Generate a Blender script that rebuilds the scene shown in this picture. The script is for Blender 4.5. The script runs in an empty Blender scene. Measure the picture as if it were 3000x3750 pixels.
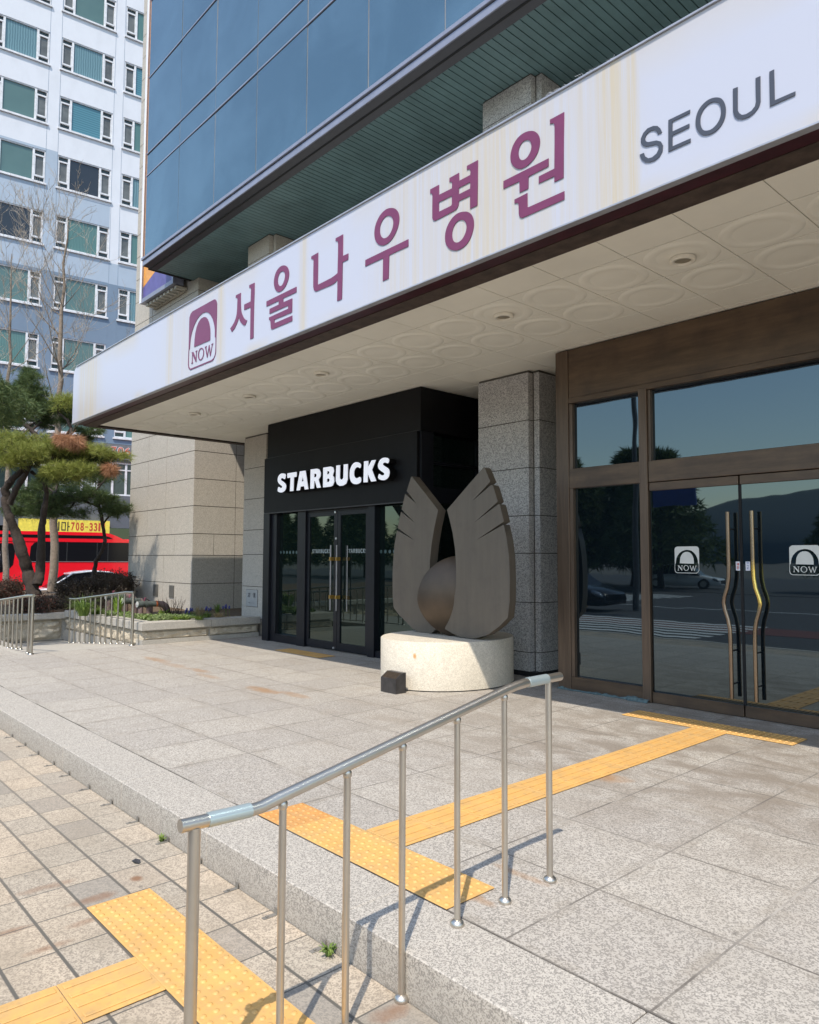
import bpy, math, random
from mathutils import Vector, Matrix, noise as mnoise
R = math.radians
SC = bpy.context.scene
COL = SC.collection
# ------------------------------------------------------------------ camera
FPX = 2677.066
CAMZ = 1.43
YAW, PITCH, ROLL = -0.833094483, 0.0645077869, 0.00373698218
_f = Vector((math.sin(YAW)*math.cos(PITCH), math.cos(YAW)*math.cos(PITCH), math.sin(PITCH)))
_r = Vector((math.cos(YAW), -math.sin(YAW), 0))
_u = _r.cross(_f)
RT = _r*math.cos(ROLL)+_u*math.sin(ROLL)
UP = -_r*math.sin(ROLL)+_u*math.cos(ROLL)
FW = _f
cam = bpy.data.cameras.new('camera'); camo = bpy.data.objects.new('camera', cam); COL.objects.link(camo)
cam.sensor_fit = 'HORIZONTAL'; cam.sensor_width = 36.0; cam.lens = FPX/3000*36.0
cam.clip_start = 0.05; cam.clip_end = 3000
camo.matrix_world = Matrix(((RT.x, UP.x, -FW.x, 0), (RT.y, UP.y, -FW.y, 0), (RT.z, UP.z, -FW.z, CAMZ), (0, 0, 0, 1)))
SC.camera = camo
SC.render.resolution_x = 819; SC.render.resolution_y = 1024
# ------------------------------------------------------------------ light
SUN = Vector((.385, -.515, 1)).normalized()
w = bpy.data.worlds.new('World'); SC.world = w; w.use_nodes = True
nt = w.node_tree; nt.nodes.clear()
sky = nt.nodes.new('ShaderNodeTexSky'); sky.sky_type = 'NISHITA'; sky.sun_disc = False
sky.sun_elevation = math.asin(SUN.z); sky.sun_rotation = math.atan2(SUN.x, SUN.y)
sky.air_density = 1.3; sky.dust_density = 0.7; sky.ozone_density = 1.0
bg = nt.nodes.new('ShaderNodeBackground'); bg.inputs[1].default_value = 0.15
ow = nt.nodes.new('ShaderNodeOutputWorld')
nt.links.new(sky.outputs[0], bg.inputs[0]); nt.links.new(bg.outputs[0], ow.inputs[0])
sl = bpy.data.lights.new('sun', 'SUN'); sl.energy = 2.9; sl.angle = R(0.5); sl.color = (1.0, .92, .80)
so = bpy.data.objects.new('sun', sl); COL.objects.link(so)
so.rotation_euler = SUN.to_track_quat('Z', 'Y').to_euler()
SC.view_settings.view_transform = 'Standard'; SC.view_settings.look = 'None'
SC.view_settings.exposure = 0.80; SC.view_settings.gamma = 1.0
SC.cycles.max_bounces = 8; SC.cycles.diffuse_bounces = 6; SC.cycles.glossy_bounces = 4

# ------------------------------------------------------------------ helpers
def tag(o, label=None, cat=None, group=None, kind=None):
    if label: o['label'] = label
    if cat: o['category'] = cat
    if group: o['group'] = group
    if kind: o['kind'] = kind
    return o

def wloc(o):
    v = Vector((0, 0, 0))
    while o is not None:
        v += o.location; o = o.parent
    return v

def thing(name, label, cat, loc=(0, 0, 0), group=None):
    o = bpy.data.objects.new(name, None); COL.objects.link(o); o.location = loc
    o.empty_display_size = .2
    return tag(o, label, cat, group)

def link_mesh(name, me, mat, parent=None, loc=None):
    o = bpy.data.objects.new(name, me); COL.objects.link(o)
    if mat is not None:
        me.materials.clear(); me.materials.append(mat)
    if parent is not None:
        me.transform(Matrix.Translation(-wloc(parent))); o.parent = parent
    elif loc is not None:
        me.transform(Matrix.Translation(-Vector(loc))); o.location = loc
    return o

def copy_tree(o, parent=None):
    c = o.copy(); COL.objects.link(c)
    if parent is not None:
        c.parent = parent
    for ch in list(o.children):
        copy_tree(ch, c)
    return c

class MB:
    def __init__(s): s.v = []; s.f = []; s.sm = []
    def add(s, vs, fs, smooth=False):
        n = len(s.v); s.v += [tuple(p) for p in vs]; s.f += [tuple(n+i for i in f) for f in fs]; s.sm += [smooth]*len(fs); return s
    def box(s, x0, x1, y0, y1, z0, z1, b=0):
        if b <= 0:
            v = [(x, y, z) for x in (x0, x1) for y in (y0, y1) for z in (z0, z1)]
            return s.add(v, [(0, 1, 3, 2), (4, 6, 7, 5), (0, 4, 5, 1), (2, 3, 7, 6), (0, 2, 6, 4), (1, 5, 7, 3)])
        # chamfered box
        X = (x0, x1); Y = (y0, y1); Z = (z0, z1); v = []; idx = {}
        for i in (0, 1):
            for j in (0, 1):
                for k in (0, 1):
                    sx = b if i == 0 else -b; sy = b if j == 0 else -b; sz = b if k == 0 else -b
                    idx[i, j, k, 0] = len(v); v.append((X[i], Y[j]+sy, Z[k]+sz))
                    idx[i, j, k, 1] = len(v); v.append((X[i]+sx, Y[j], Z[k]+sz))
                    idx[i, j, k, 2] = len(v); v.append((X[i]+sx, Y[j]+sy, Z[k]))
        f = []
        for a in (0, 1):
            f.append([idx[a, j, k, 0] for j, k in ((0, 0), (1, 0), (1, 1), (0, 1))])
            f.append([idx[j, a, k, 1] for j, k in ((0, 0), (1, 0), (1, 1), (0, 1))])
            f.append([idx[j, k, a, 2] for j, k in ((0, 0), (1, 0), (1, 1), (0, 1))])
        for a in (0, 1):
            for c in (0, 1):
                f.append([idx[a, c, 0, 0], idx[a, c, 0, 1], idx[a, c, 1, 1], idx[a, c, 1, 0]])
                f.append([idx[a, 0, c, 0], idx[a, 0, c, 2], idx[a, 1, c, 2], idx[a, 1, c, 0]])
                f.append([idx[0, a, c, 1], idx[0, a, c, 2], idx[1, a, c, 2], idx[1, a, c, 1]])
                for e in (0, 1):
                    f.append([idx[a, c, e, 0], idx[a, c, e, 1], idx[a, c, e, 2]])
        return s.add(v, f)
    def quad(s, a, b, c, d): return s.add([a, b, c, d], [(0, 1, 2, 3)])
    def tube(s, pts, r, n=10, caps=True, smooth=True):
        pts = [Vector(p) for p in pts]; m = len(pts)
        rs = r if isinstance(r, (list, tuple)) else [r]*m
        vs = []; fs = []; prev = None
        for i, p in enumerate(pts):
            if i == 0: t = pts[1]-p
            elif i == m-1: t = p-pts[i-1]
            else: t = (pts[i+1]-p).normalized()+(p-pts[i-1]).normalized()
            if t.length < 1e-9: t = Vector((0, 0, 1))
            t.normalize()
            if prev is None:
                a = Vector((0, 0, 1)) if abs(t.z) < .9 else Vector((1, 0, 0))
                e1 = t.cross(a).normalized()
            else:
                e1 = prev-t*prev.dot(t)
                if e1.length < 1e-6: e1 = t.orthogonal()
                e1.normalize()
            prev = e1; e2 = t.cross(e1)
            for k in range(n):
                an = 2*math.pi*k/n
                vs.append(p+(e1*math.cos(an)+e2*math.sin(an))*rs[i])
        for i in range(m-1):
            for k in range(n):
                fs.append((i*n+k, i*n+(k+1) % n, (i+1)*n+(k+1) % n, (i+1)*n+k))
        s.add(vs, fs, smooth)
        if caps:
            s.add(vs[:n], [tuple(range(n-1, -1, -1))]); s.add(vs[-n:], [tuple(range(n))])
        return s
    def lathe(s, prof, c, n=24, smooth=True):
        c = Vector(c); vs = []; fs = []; m = len(prof)
        for r, z in prof:
            for k in range(n):
                a = 2*math.pi*k/n; vs.append(c+Vector((r*math.cos(a), r*math.sin(a), z)))
        for i in range(m-1):
            for k in range(n):
                fs.append((i*n+k, i*n+(k+1) % n, (i+1)*n+(k+1) % n, (i+1)*n+k))
        return s.add(vs, fs, smooth)
    def ellipsoid(s, c, rx, ry, rz, nu=24, nv=14, rot=None, fn=None):
        vs = []; fs = []; c = Vector(c)
        for i in range(nv+1):
            th = math.pi*i/nv
            for k in range(nu):
                a = 2*math.pi*k/nu
                p = Vector((rx*math.sin(th)*math.cos(a), ry*math.sin(th)*math.sin(a), rz*math.cos(th)))
                if fn: p = fn(p)
                if rot: p = rot @ p
                vs.append(c+p)
        for i in range(nv):
            for k in range(nu):
                fs.append((i*nu+k, i*nu+(k+1) % nu, (i+1)*nu+(k+1) % nu, (i+1)*nu+k))
        return s.add(vs, fs, True)
    def mesh(s, name):
        me = bpy.data.meshes.new(name); me.from_pydata(s.v, [], s.f); me.update()
        if any(s.sm): me.polygons.foreach_set('use_smooth', s.sm)
        return me
    def build(s, name, mat, parent=None, loc=None): return link_mesh(name, s.mesh(name), mat, parent, loc)

def poly_mesh(name, polys, depth, fn, bevel=0):
    """filled outline (with holes) of thickness depth; fn maps (a, b, c) to a world point"""
    cu = bpy.data.curves.new('tmp', 'CURVE'); cu.dimensions = '2D'; cu.fill_mode = 'BOTH'; cu.extrude = depth/2
    for p in polys:
        sp = cu.splines.new('POLY'); sp.points.add(len(p)-1)
        for i, (a, b) in enumerate(p): sp.points[i].co = (a, b, 0, 1)
        sp.use_cyclic_u = True
    return curve_mesh(name, cu, fn, depth)

def curve_mesh(name, cu, fn, depth):
    ob = bpy.data.objects.new('tmp', cu); COL.objects.link(ob)
    dg = bpy.context.evaluated_depsgraph_get()
    me = bpy.data.meshes.new_from_object(ob.evaluated_get(dg))
    bpy.data.objects.remove(ob)
    me.name = name
    for v in me.vertices: v.co = fn(v.co.x, v.co.y, v.co.z+depth/2)
    me.materials.clear()
    return me

def text_mesh(name, txt, h, width, depth, fn, bold=0.0):
    """text of cap height h stretched to width; fn maps (a, b, c)"""
    cu = bpy.data.curves.new('tmp', 'FONT'); cu.body = txt; cu.size = 1.0; cu.extrude = 0.0; cu.offset = bold
    ob = bpy.data.objects.new('tmp', cu); COL.objects.link(ob)
    dg = bpy.context.evaluated_depsgraph_get()
    me = bpy.data.meshes.new_from_object(ob.evaluated_get(dg))
    bpy.data.objects.remove(ob)
    xs = [v.co.x for v in me.vertices]; ys = [v.co.y for v in me.vertices]
    if xs:
        x0, x1, y0, y1 = min(xs), max(xs), min(ys), max(ys)
        for v in me.vertices:
            v.co = fn((v.co.x-x0)/(x1-x0)*width, (v.co.y-y0)/(y1-y0)*h, 0)
    me.name = name; me.materials.clear()
    return me

def smoothed(p, k=1):
    """round the corners of a traced curved outline (Chaikin)"""
    for _ in range(k):
        q = []
        for i in range(len(p)):
            a = p[i]; b = p[(i+1) % len(p)]
            q.append((a[0]*.75+b[0]*.25, a[1]*.75+b[1]*.25)); q.append((a[0]*.25+b[0]*.75, a[1]*.25+b[1]*.75))
        p = q
    return p

# ------------------------------------------------------------------ materials
class S:
    def __init__(s, name, col=(.5, .5, .5), rough=.6, metal=0, spec=.5, ior=None):
        s.m = bpy.data.materials.new(name); s.m.use_nodes = True; s.t = s.m.node_tree
        s.b = s.t.nodes['Principled BSDF']
        s.set('Base Color', (*col, 1)); s.set('Roughness', rough); s.set('Metallic', metal); s.set('Specular IOR Level', spec)
        if ior: s.set('IOR', ior)
        s.pos = None
    def set(s, k, v):
        if hasattr(v, 'is_output') or isinstance(v, bpy.types.NodeSocket): s.t.links.new(v, s.b.inputs[k])
        else: s.b.inputs[k].default_value = v
        return s
    def n(s, t, ins=None, **props):
        nd = s.t.nodes.new(t)
        for k, v in props.items(): setattr(nd, k, v)
        for k, v in (ins or {}).items():
            if isinstance(v, bpy.types.NodeSocket): s.t.links.new(v, nd.inputs[k])
            else: nd.inputs[k].default_value = v
        return nd
    def P(s):
        if s.pos is None: s.pos = s.n('ShaderNodeNewGeometry').outputs['Position']
        return s.pos
    def xyz(s):
        if not hasattr(s, '_x'):
            q = s.n('ShaderNodeSeparateXYZ', {0: s.P()}); s._x = {'x': q.outputs[0], 'y': q.outputs[1], 'z': q.outputs[2]}
        return s._x
    def m_(s, op, a, b=None, c=None, clamp=False):
        ins = {0: a}
        if b is not None: ins[1] = b
        if c is not None: ins[2] = c
        return s.n('ShaderNodeMath', ins, operation=op, use_clamp=clamp).outputs[0]
    def scaled(s, sx, sy, sz, src=None):
        return s.n('ShaderNodeMapping', {0: src or s.P(), 3: (sx, sy, sz)}).outputs[0]
    def noise(s, scale, detail=3, rough=.55, vec=None, dist=0):
        return s.n('ShaderNodeTexNoise', {'Vector': vec or s.P(), 'Scale': scale, 'Detail': detail, 'Roughness': rough, 'Distortion': dist}).outputs[0]
    def voro(s, scale, vec=None, out='Color'):
        return s.n('ShaderNodeTexVoronoi', {'Vector': vec or s.P(), 'Scale': scale}).outputs[out]
    def ramp(s, fac, a, b, lo=0, hi=1):
        return s.n('ShaderNodeMapRange', {0: fac, 1: a, 2: b, 3: lo, 4: hi}, clamp=True).outputs[0]
    def mix(s, f, a, b, mode='MIX'):
        nd = s.n('ShaderNodeMix', data_type='RGBA', blend_type=mode)
        for i, v in ((0, f), (6, a), (7, b)):
            if isinstance(v, bpy.types.NodeSocket): s.t.links.new(v, nd.inputs[i])
            elif i == 0: nd.inputs[0].default_value = v
            else: nd.inputs[i].default_value = (*v[:3], 1)
        return nd.outputs[2]
    def gridline(s, c, pitch, off, width):
        """1 on a joint line"""
        u = s.m_('DIVIDE', s.m_('SUBTRACT', c, off), pitch)
        fr = s.m_('FRACT', u)
        d = s.m_('MULTIPLY', s.m_('MINIMUM', fr, s.m_('SUBTRACT', 1.0, fr)), pitch)
        return s.ramp(d, width*.5, width*.9, 1, 0), s.m_('FLOOR', u)
    def cellrand(s, a, b):
        v = s.n('ShaderNodeCombineXYZ', {0: a, 1: b}).outputs[0]
        return s.n('ShaderNodeTexWhiteNoise', {0: v}, noise_dimensions='3D').outputs[0]
    def bump(s, h, strength=.3, dist=.01):
        nd = s.n('ShaderNodeBump', {'Height': h, 'Strength': strength, 'Distance': dist})
        s.set('Normal', nd.outputs[0]); return s
    def blob(s, x, y, rx, ry, ax='x', ay='y', jitter=.6):
        X = s.xyz()
        dx = s.m_('DIVIDE', s.m_('SUBTRACT', X[ax], x), rx); dy = s.m_('DIVIDE', s.m_('SUBTRACT', X[ay], y), ry)
        d = s.m_('ADD', s.m_('MULTIPLY', dx, dx), s.m_('MULTIPLY', dy, dy))
        if jitter: d = s.m_('ADD', d, s.m_('MULTIPLY', s.m_('SUBTRACT', s.noise(9, 3), .5), jitter*4))
        return s.ramp(d, 0, 1.2, 1, 0)

def granite(name, light=(.50, .48, .45), dark=(.20, .19, .18), scale=130, amount=.55, rough=.75, warm=0.0, stain=.35):
    s = S(name, rough=rough)
    vc = s.n('ShaderNodeSeparateColor', {0: s.voro(scale*1.55)}).outputs[0]
    f = s.ramp(s.m_('ADD', s.m_('MULTIPLY', vc, .55), s.m_('MULTIPLY', s.noise(scale*.5, 2, .6), .9)), .70, .80)
    c = s.mix(s.m_('MULTIPLY', f, amount), light, dark)
    v = s.ramp(s.noise(scale*1.5, 1, .5), .55, .68)
    c = s.mix(s.m_('MULTIPLY', v, .45), c, tuple(min(1, k*1.45) for k in light))
    md = s.ramp(s.noise(scale*.14, 3, .7), .35, .65)
    c = s.mix(s.m_('MULTIPLY', md, .22), c, tuple(k*.55 for k in light))
    big = s.ramp(s.noise(1.3, 4, .6), .4, .75)
    c = s.mix(s.m_('MULTIPLY', big, stain), c, tuple(k*.68 for k in light))
    s.set('Base Color', c); s.col = c
    s.bump(f, .12, .002)
    return s

def metal_brushed(name, col, rough=.3):
    s = S(name, col, rough, 1.0)
    s.set('Base Color', s.mix(s.ramp(s.noise(5, 4), .35, .75), col, tuple(c*.85 for c in col)))
    return s

def plain(name, col, rough=.6, metal=0, var=.15, scale=6, bump=0, spec=.5):
    s = S(name, col, rough, metal, spec)
    s.set('Base Color', s.mix(s.ramp(s.noise(scale, 5, .6), .3, .75), col, tuple(c*(1-var*2) for c in col)))
    if bump: s.bump(s.noise(scale*12, 4), bump, .004)
    return s

MT = {}
# plaza slabs
def plaza_mat():
    s = granite('plaza_granite', (.495, .455, .40), (.115, .105, .095), 100, .68, stain=.28)
    X = s.xyz()
    lx, cx = s.gridline(X['x'], .5975, -1.27, .007); ly, cy = s.gridline(X['y'], .6225, 2.195, .007)
    rnd = s.cellrand(cx, cy)
    c = s.mix(1.0, s.col, s.mix(rnd, (.87, .865, .87), (1.0, .995, .985)), 'MULTIPLY')
    mo = s.ramp(s.noise(5.5, 4, .7), .38, .66); c = s.mix(s.m_('MULTIPLY', mo, .22), c, (.24, .21, .17))
    dl = s.ramp(s.noise(16, 3, .6), .55, .75); c = s.mix(s.m_('MULTIPLY', dl, .16), c, (.16, .14, .12))
    wx, _a = s.gridline(X['x'], .5975, -1.27, .07); wy, _b = s.gridline(X['y'], .6225, 2.195, .07)
    c = s.mix(s.m_('MULTIPLY', s.m_('MULTIPLY', s.m_('MAXIMUM', wx, wy), s.ramp(s.noise(4, 4, .7), .45, .65)), .35), c, (.22, .185, .14))
    # damp brown weathering in front of the entrance and rust marks
    wz = s.m_('MULTIPLY', s.ramp(X['y'], 3.2, 4.6), s.ramp(X['x'], -6.5, -3.0))
    wv = s.ramp(s.noise(2.2, 5, .65, s.scaled(1, 1.6, 1), .6), .40, .58)
    c = s.mix(s.m_('MULTIPLY', s.m_('MULTIPLY', wz, wv), .72), c, (.185, .15, .115))
    w2 = s.ramp(s.noise(1.5, 5, .6, s.scaled(.6, 1.3, 1), .8), .52, .64)
    c = s.mix(s.m_('MULTIPLY', s.m_('MULTIPLY', w2, s.ramp(X['y'], 2.6, 4.5)), .32), c, (.27, .225, .175))
    for (x, y, rx, ry, k) in ((-7.05, 4.26, .34, .10, .75), (-8.8, 4.38, .32, .08, .6), (-8.3, 4.25, .3, .08, .45), (-10.1, 4.38, .45, .1, .6), (-2.84, 4.28, .24, .12, .8), (-2.25, 2.05, .2, .035, .6),
                              (-2.25, 2.36, .2, .035, .6), (-2.2, 2.68, .16, .03, .5), (-6.6, 4.36, .3, .08, .55), (-9.4, 4.34, .4, .1, .35)):
        c = s.mix(s.m_('MULTIPLY', s.blob(x, y, rx, ry), k), c, (.30, .165, .07))
    c = s.mix(s.m_('MULTIPLY', s.ramp(s.voro(2.6, None, 'Distance'), .018, .045, 1, 0), .55), c, (.10, .09, .08))
    brk = s.ramp(s.noise(2.5, 2, .5), .35, .6)
    ln = s.m_('MAXIMUM', lx, ly)
    lc = s.mix(s.ramp(s.noise(2.0, 2, .5), .5, .62), (.12, .105, .09), (.36, .33, .29))
    c = s.mix(s.m_('MULTIPLY', ln, s.ramp(brk, 0, 1, .55, 1)), c, lc)
    s.set('Base Color', c)
    return s.m
MT['plaza'] = plaza_mat()

def kerb_mat():
    s = granite('kerb_granite', (.47, .43, .375), (.12, .11, .10), 135, .7, stain=.25)
    X = s.xyz()
    # browner, coarser vertical face
    c = s.mix(s.ramp(X['z'], -.17, -.01, .42, 0), s.col, (.25, .21, .165))
    s.set('Base Color', c)
    return s.m
MT['kerb'] = kerb_mat()

def pavement_mat():
    s = granite('pavement_blocks', (.47, .405, .32), (.16, .135, .11), 100, .6, stain=.2)
    X = s.xyz()
    ly, cy = s.gridline(X['y'], .21, 1.02, .010)
    off = s.m_('MULTIPLY', s.n('ShaderNodeTexWhiteNoise', {'W': cy}, noise_dimensions='1D').outputs[0], .03)
    lx, cx = s.gridline(s.m_('ADD', X['x'], off), .294, -3.24, .0055)
    rnd = s.cellrand(cx, cy)
    c = s.mix(1.0, s.col, s.mix(s.ramp(rnd, 0, .75), (1.06, 1.0, .94), (.86, .86, .86)), 'MULTIPLY')
    g = s.ramp(s.cellrand(cy, cx), .74, .90)
    c = s.mix(s.m_('MULTIPLY', g, .5), c, (.20, .185, .165))
    dirt = s.m_('MULTIPLY', s.ramp(s.noise(2.1, 5, .65), .48, .66), s.ramp(X['x'], -5.5, -2.8, .25, 1))
    c = s.mix(s.m_('MULTIPLY', dirt, .6), c, (.25, .205, .15))
    for (x, y, rx, ry, k) in ((-3.62, 1.3, .045, .12, .7), (-3.42, 1.18, .035, .1, .6), (-3.9, 1.15, .04, .16, .5), (-3.7, 1.53, .04, .03, .9), (-3.3, 1.0, .03, .1, .6), (-3.55, .9, .03, .12, .6), (-2.03, 1.75, .05, .09, .7)):
        c = s.mix(s.m_('MULTIPLY', s.blob(x, y, rx, ry), k), c, (.20, .10, .05))
    c = s.mix(s.m_('MULTIPLY', s.ramp(s.voro(3.1, None, 'Distance'), .02, .05, 1, 0), .6), c, (.09, .08, .07))
    jd = s.ramp(X['x'], -7.5, -3.2, .35, 1)
    c = s.mix(s.m_('MULTIPLY', s.m_('MAXIMUM', lx, ly), jd), c, (.10, .09, .075))
    s.set('Base Color', c); s.bump(s.m_('MAXIMUM', lx, ly), -.4, .004)
    return s.m
MT['pavement'] = pavement_mat()

def fascia_mat():
    s = S('fascia_vinyl', (.74, .75, .82), .35, spec=.3)
    X = s.xyz(); x = X['x']
    st = s.noise(1.0, 6, .75, s.scaled(26, 1, .4))
    st2 = s.noise(1.0, 4, .7, s.scaled(45, 1, .5))
    tot = None
    for (x0, wd, a) in ((-2.62, .16, 1.0), (-2.46, .05, 1.0), (-2.9, .28, .55), (-3.8, .65, .85), (-4.6, .5, .6), (-8.1, .1, .9), (-6.3, .07, .8), (-9.55, .12, .9), (-12.75, .45, 1.0), (-13.1, .2, .7), (-9.2, .5, .35), (-3.2, .3, .5)):
        d = s.m_('DIVIDE', s.m_('SUBTRACT', x, x0), wd)
        g = s.m_('MULTIPLY', s.m_('POWER', 2.718, s.m_('MULTIPLY', s.m_('MULTIPLY', d, d), -1.0)), a)
        tot = g if tot is None else s.m_('MAXIMUM', tot, g)
    f = s.m_('MULTIPLY', tot, s.ramp(st, .32, .56))
    top = s.m_('MULTIPLY', s.ramp(X['z'], 4.50, 4.80), s.m_('MULTIPLY', s.ramp(s.noise(.7, 3, .5, s.scaled(1, 1, .2)), .45, .62), .6))
    bot = s.m_('MULTIPLY', s.ramp(X['z'], 3.93, 3.82), s.m_('MULTIPLY', s.ramp(s.noise(1.2, 3, .5, s.scaled(1, 1, .2)), .45, .65), .6))
    f = s.m_('MAXIMUM', s.m_('MAXIMUM', f, top), bot)
    c = s.mix(s.m_('MULTIPLY', f, .78), (.49, .505, .585), (.53, .44, .28))
    dk = s.m_('MULTIPLY', s.m_('MULTIPLY', s.ramp(st2, .55, .75), s.ramp(tot, .1, .7)), .35)
    c = s.mix(dk, c, (.42, .33, .25))
    s.set('Base Color', c)
    return s.m
MT['fascia'] = fascia_mat()
MT['purple'] = plain('plum_vinyl', (.185, .032, .095), .4, var=.08).m
MT['letter_grey'] = plain('charcoal_vinyl', (.06, .065, .085), .4, var=.05).m
MT['maroon'] = plain('maroon_paint', (.06, .012, .02), .4, var=.3).m
MT['rustbrown'] = plain('rusted_brown_steel', (.085, .058, .045), .6, var=.35, scale=9, bump=.2).m
MT['dark'] = plain('dark_gap', (.012, .012, .013), .8).m
MT['soffit'] = plain('cream_ceiling_panel', (.86, .83, .72), .55, var=.06, scale=1.2).m
MT['stone'] = granite('light_granite_wall', (.51, .465, .40), (.20, .18, .155), 90, .5, stain=.15).m
MT['stone_grey'] = granite('grey_granite_column', (.54, .52, .49), (.09, .09, .095), 70, .66, stain=.1).m
MT['joint'] = plain('joint_mortar', (.10, .09, .075), .9).m
MT['black'] = plain('black_panel', (.006, .006, .0075), .5, var=.2, spec=.22).m
MT['black_frame'] = plain('black_aluminium', (.009, .010, .015), .4, var=.2, spec=.35).m
def brown_mat():
    s = S('bronze_cladding', rough=.42, metal=.55)
    f = s.noise(1.0, 5, .65, s.scaled(1.2, 1.2, 9)); g = s.noise(3.0, 4, .6)
    c = s.mix(s.ramp(f, .35, .7), (.092, .064, .045), (.165, .11, .07)); c = s.mix(s.ramp(g, .45, .75, 0, .6), c, (.06, .045, .038))
    s.set('Base Color', c); return s.m
MT['bronze'] = brown_mat()
def brown_v():
    s = S('bronze_jamb', rough=.42, metal=.55)
    f = s.noise(1.0, 5, .65, s.scaled(14, 14, .9))
    s.set('Base Color', s.mix(s.ramp(f, .35, .7), (.10, .07, .05), (.175, .122, .085))); return s.m
MT['bronze_v'] = brown_v()
def glass(name, col, rough=.015, ior=1.6, spec=.5, tint=(.75, .93, 1)):
    s = S(name, col, rough, 0, spec, ior); s.set('Specular Tint', (*tint, 1))
    s.bump(s.noise(1.3, 2, .5), .06, .02)
    return s.m
MT['shop_glass'] = glass('dark_shop_glass', (.004, .008, .008), ior=1.75, tint=(.72, 1, .92))
MT['door_glass'] = glass('dark_door_glass', (.004, .007, .010), ior=2.1)
def curtain_glass():
    s = S('blue_mirror_glass', (.2, .3, .4), .06, .9)
    c = s.mix(s.ramp(s.noise(.55, 5, .6, None, .6), .38, .62), (.18, .255, .275), (.235, .32, .335))  # cloud-like noise in the tint stands in for reflected clouds
    s.set('Base Color', c); s.bump(s.noise(.8, 2), .05, .03); return s.m
MT['curtain'] = curtain_glass()
MT['trim_grey'] = plain('grey_aluminium_trim', (.30, .31, .38), .4, .3, var=.1).m
MT['trim_dark'] = plain('dark_aluminium_trim', (.045, .048, .06), .4, .3, var=.1).m
MT['teal_panel'] = plain('teal_soffit_strip', (.135, .225, .235), .45, var=.2, scale=1.5).m
MT['steel'] = metal_brushed('brushed_stainless', (.60, .56, .50), .36).m
MT['steel_far'] = metal_brushed('far_stainless', (.46, .43, .38), .3).m
MT['sleeve'] = S('clear_sleeve', (.46, .54, .55), .3, .6).m
def tactile_mat(name, col):
    s = S(name, col, .6)
    c = s.mix(s.ramp(s.noise(5, 5, .6), .35, .75), col, tuple(k*.82 for k in col))
    c = s.mix(s.ramp(s.noise(30, 3), .55, .75, 0, .5), c, (.36, .23, .10)); c = s.mix(s.ramp(s.noise(7, 5, .7), .45, .7, 0, .5), c, (.38, .27, .14))
    X = s.xyz(); wx, _a = s.gridline(X['x'], .2975, -3.505+.1483, .02)
    s.set('Base Color', c); return s.m
MT['tact'] = tactile_mat('yellow_rubber', (.66, .375, .115))
MT['tact2'] = tactile_mat('orange_rubber', (.60, .29, .085))
def art_mat():
    s = S('dark_bronze_patina', rough=.5, metal=.25)
    f = s.noise(1.0, 5, .7, s.scaled(9, 9, .8)); g = s.noise(3.5, 5, .65)
    c = s.mix(s.ramp(f, .35, .7), (.150, .122, .092), (.122, .100, .077)); c = s.mix(s.ramp(g, .5, .75, 0, .3), c, (.085, .07, .058)); c = s.mix(s.ramp(s.noise(1.0, 2, .5, s.scaled(30, 30, .5)), .66, .72, 0, .15), c, (.17, .14, .11))
    s.set('Base Color', c); s.set('Roughness', s.ramp(g, .3, .7, .42, .62)); s.bump(s.noise(60, 3), .05, .003); return s.m
MT['bronze_art'] = art_mat()
MT['bronze_egg'] = plain('polished_bronze', (.10, .070, .046), .42, .45, var=.2, scale=3).m
def ped_mat():
    s = granite('cream_granite', (.62, .56, .46), (.33, .27, .20), 90, .4, stain=.05)
    s.set('Base Color', s.mix(s.blob(-5.9, .38, .02, .035, 'x', 'z', .3), s.col, (.45, .24, .08))); return s.m
MT['pedestal'] = ped_mat()
MT['boxblack'] = plain('black_granite_box', (.045, .042, .042), .35, var=.3, scale=15).m
MT['white'] = plain('white_acrylic', (.80, .81, .88), .35, var=.03).m
_glow = plain('glowing_white_letters', (.80, .81, .88), .35, var=.03); _glow.set('Emission Color', (.86, .89, 1, 1)); _glow.set('Emission Strength', .26); MT['letter_glow'] = _glow.m  # faint emission added to make the letters look brighter
MT['decal'] = plain('cream_decal', (.62, .62, .58), .5, var=.06).m
MT['decal_dim'] = plain('grey_decal', (.25, .29, .29), .5, var=.1).m
MT['gold'] = plain('yellow_handle_tape', (.42, .25, .05), .4, .4).m
MT['handle'] = metal_brushed('bronze_bar', (.30, .22, .16), .3).m
MT['brass'] = metal_brushed('worn_brass', (.62, .43, .13), .22).m
MT['grey_steel'] = plain('grey_door_bar', (.34, .33, .34), .35, .6).m
def rough_stone(name, a, b):
    s = S(name, a, .9)
    c = s.mix(s.ramp(s.noise(14, 6, .7), .35, .7), a, b); s.set('Base Color', c); s.bump(s.noise(18, 6, .7), .8, .02); return s.m
MT['rock'] = rough_stone('split_face_stone', (.56, .49, .38), (.38, .32, .24))
MT['coping'] = granite('coping_stone', (.44, .41, .36), (.22, .2, .18), 90, .45, stain=.3).m
MT['soil'] = rough_stone('planting_soil', (.13, .085, .05), (.07, .05, .03))
MT['asphalt'] = plain('asphalt', (.06, .06, .062), .9, var=.15, scale=3, bump=.2).m
MT['road_red'] = plain('red_lane', (.16, .05, .04), .85, var=.2).m
MT['road_white'] = plain('road_marking', (.7, .7, .68), .7, var=.1).m
MT['earth'] = plain('far_ground', (.13, .12, .10), .95, var=.2, scale=.3).m
# ------------------------------------------------------------------ the setting
def structure(name, mb, mat):
    return tag(mb.build(name, mat), kind='structure')

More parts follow.
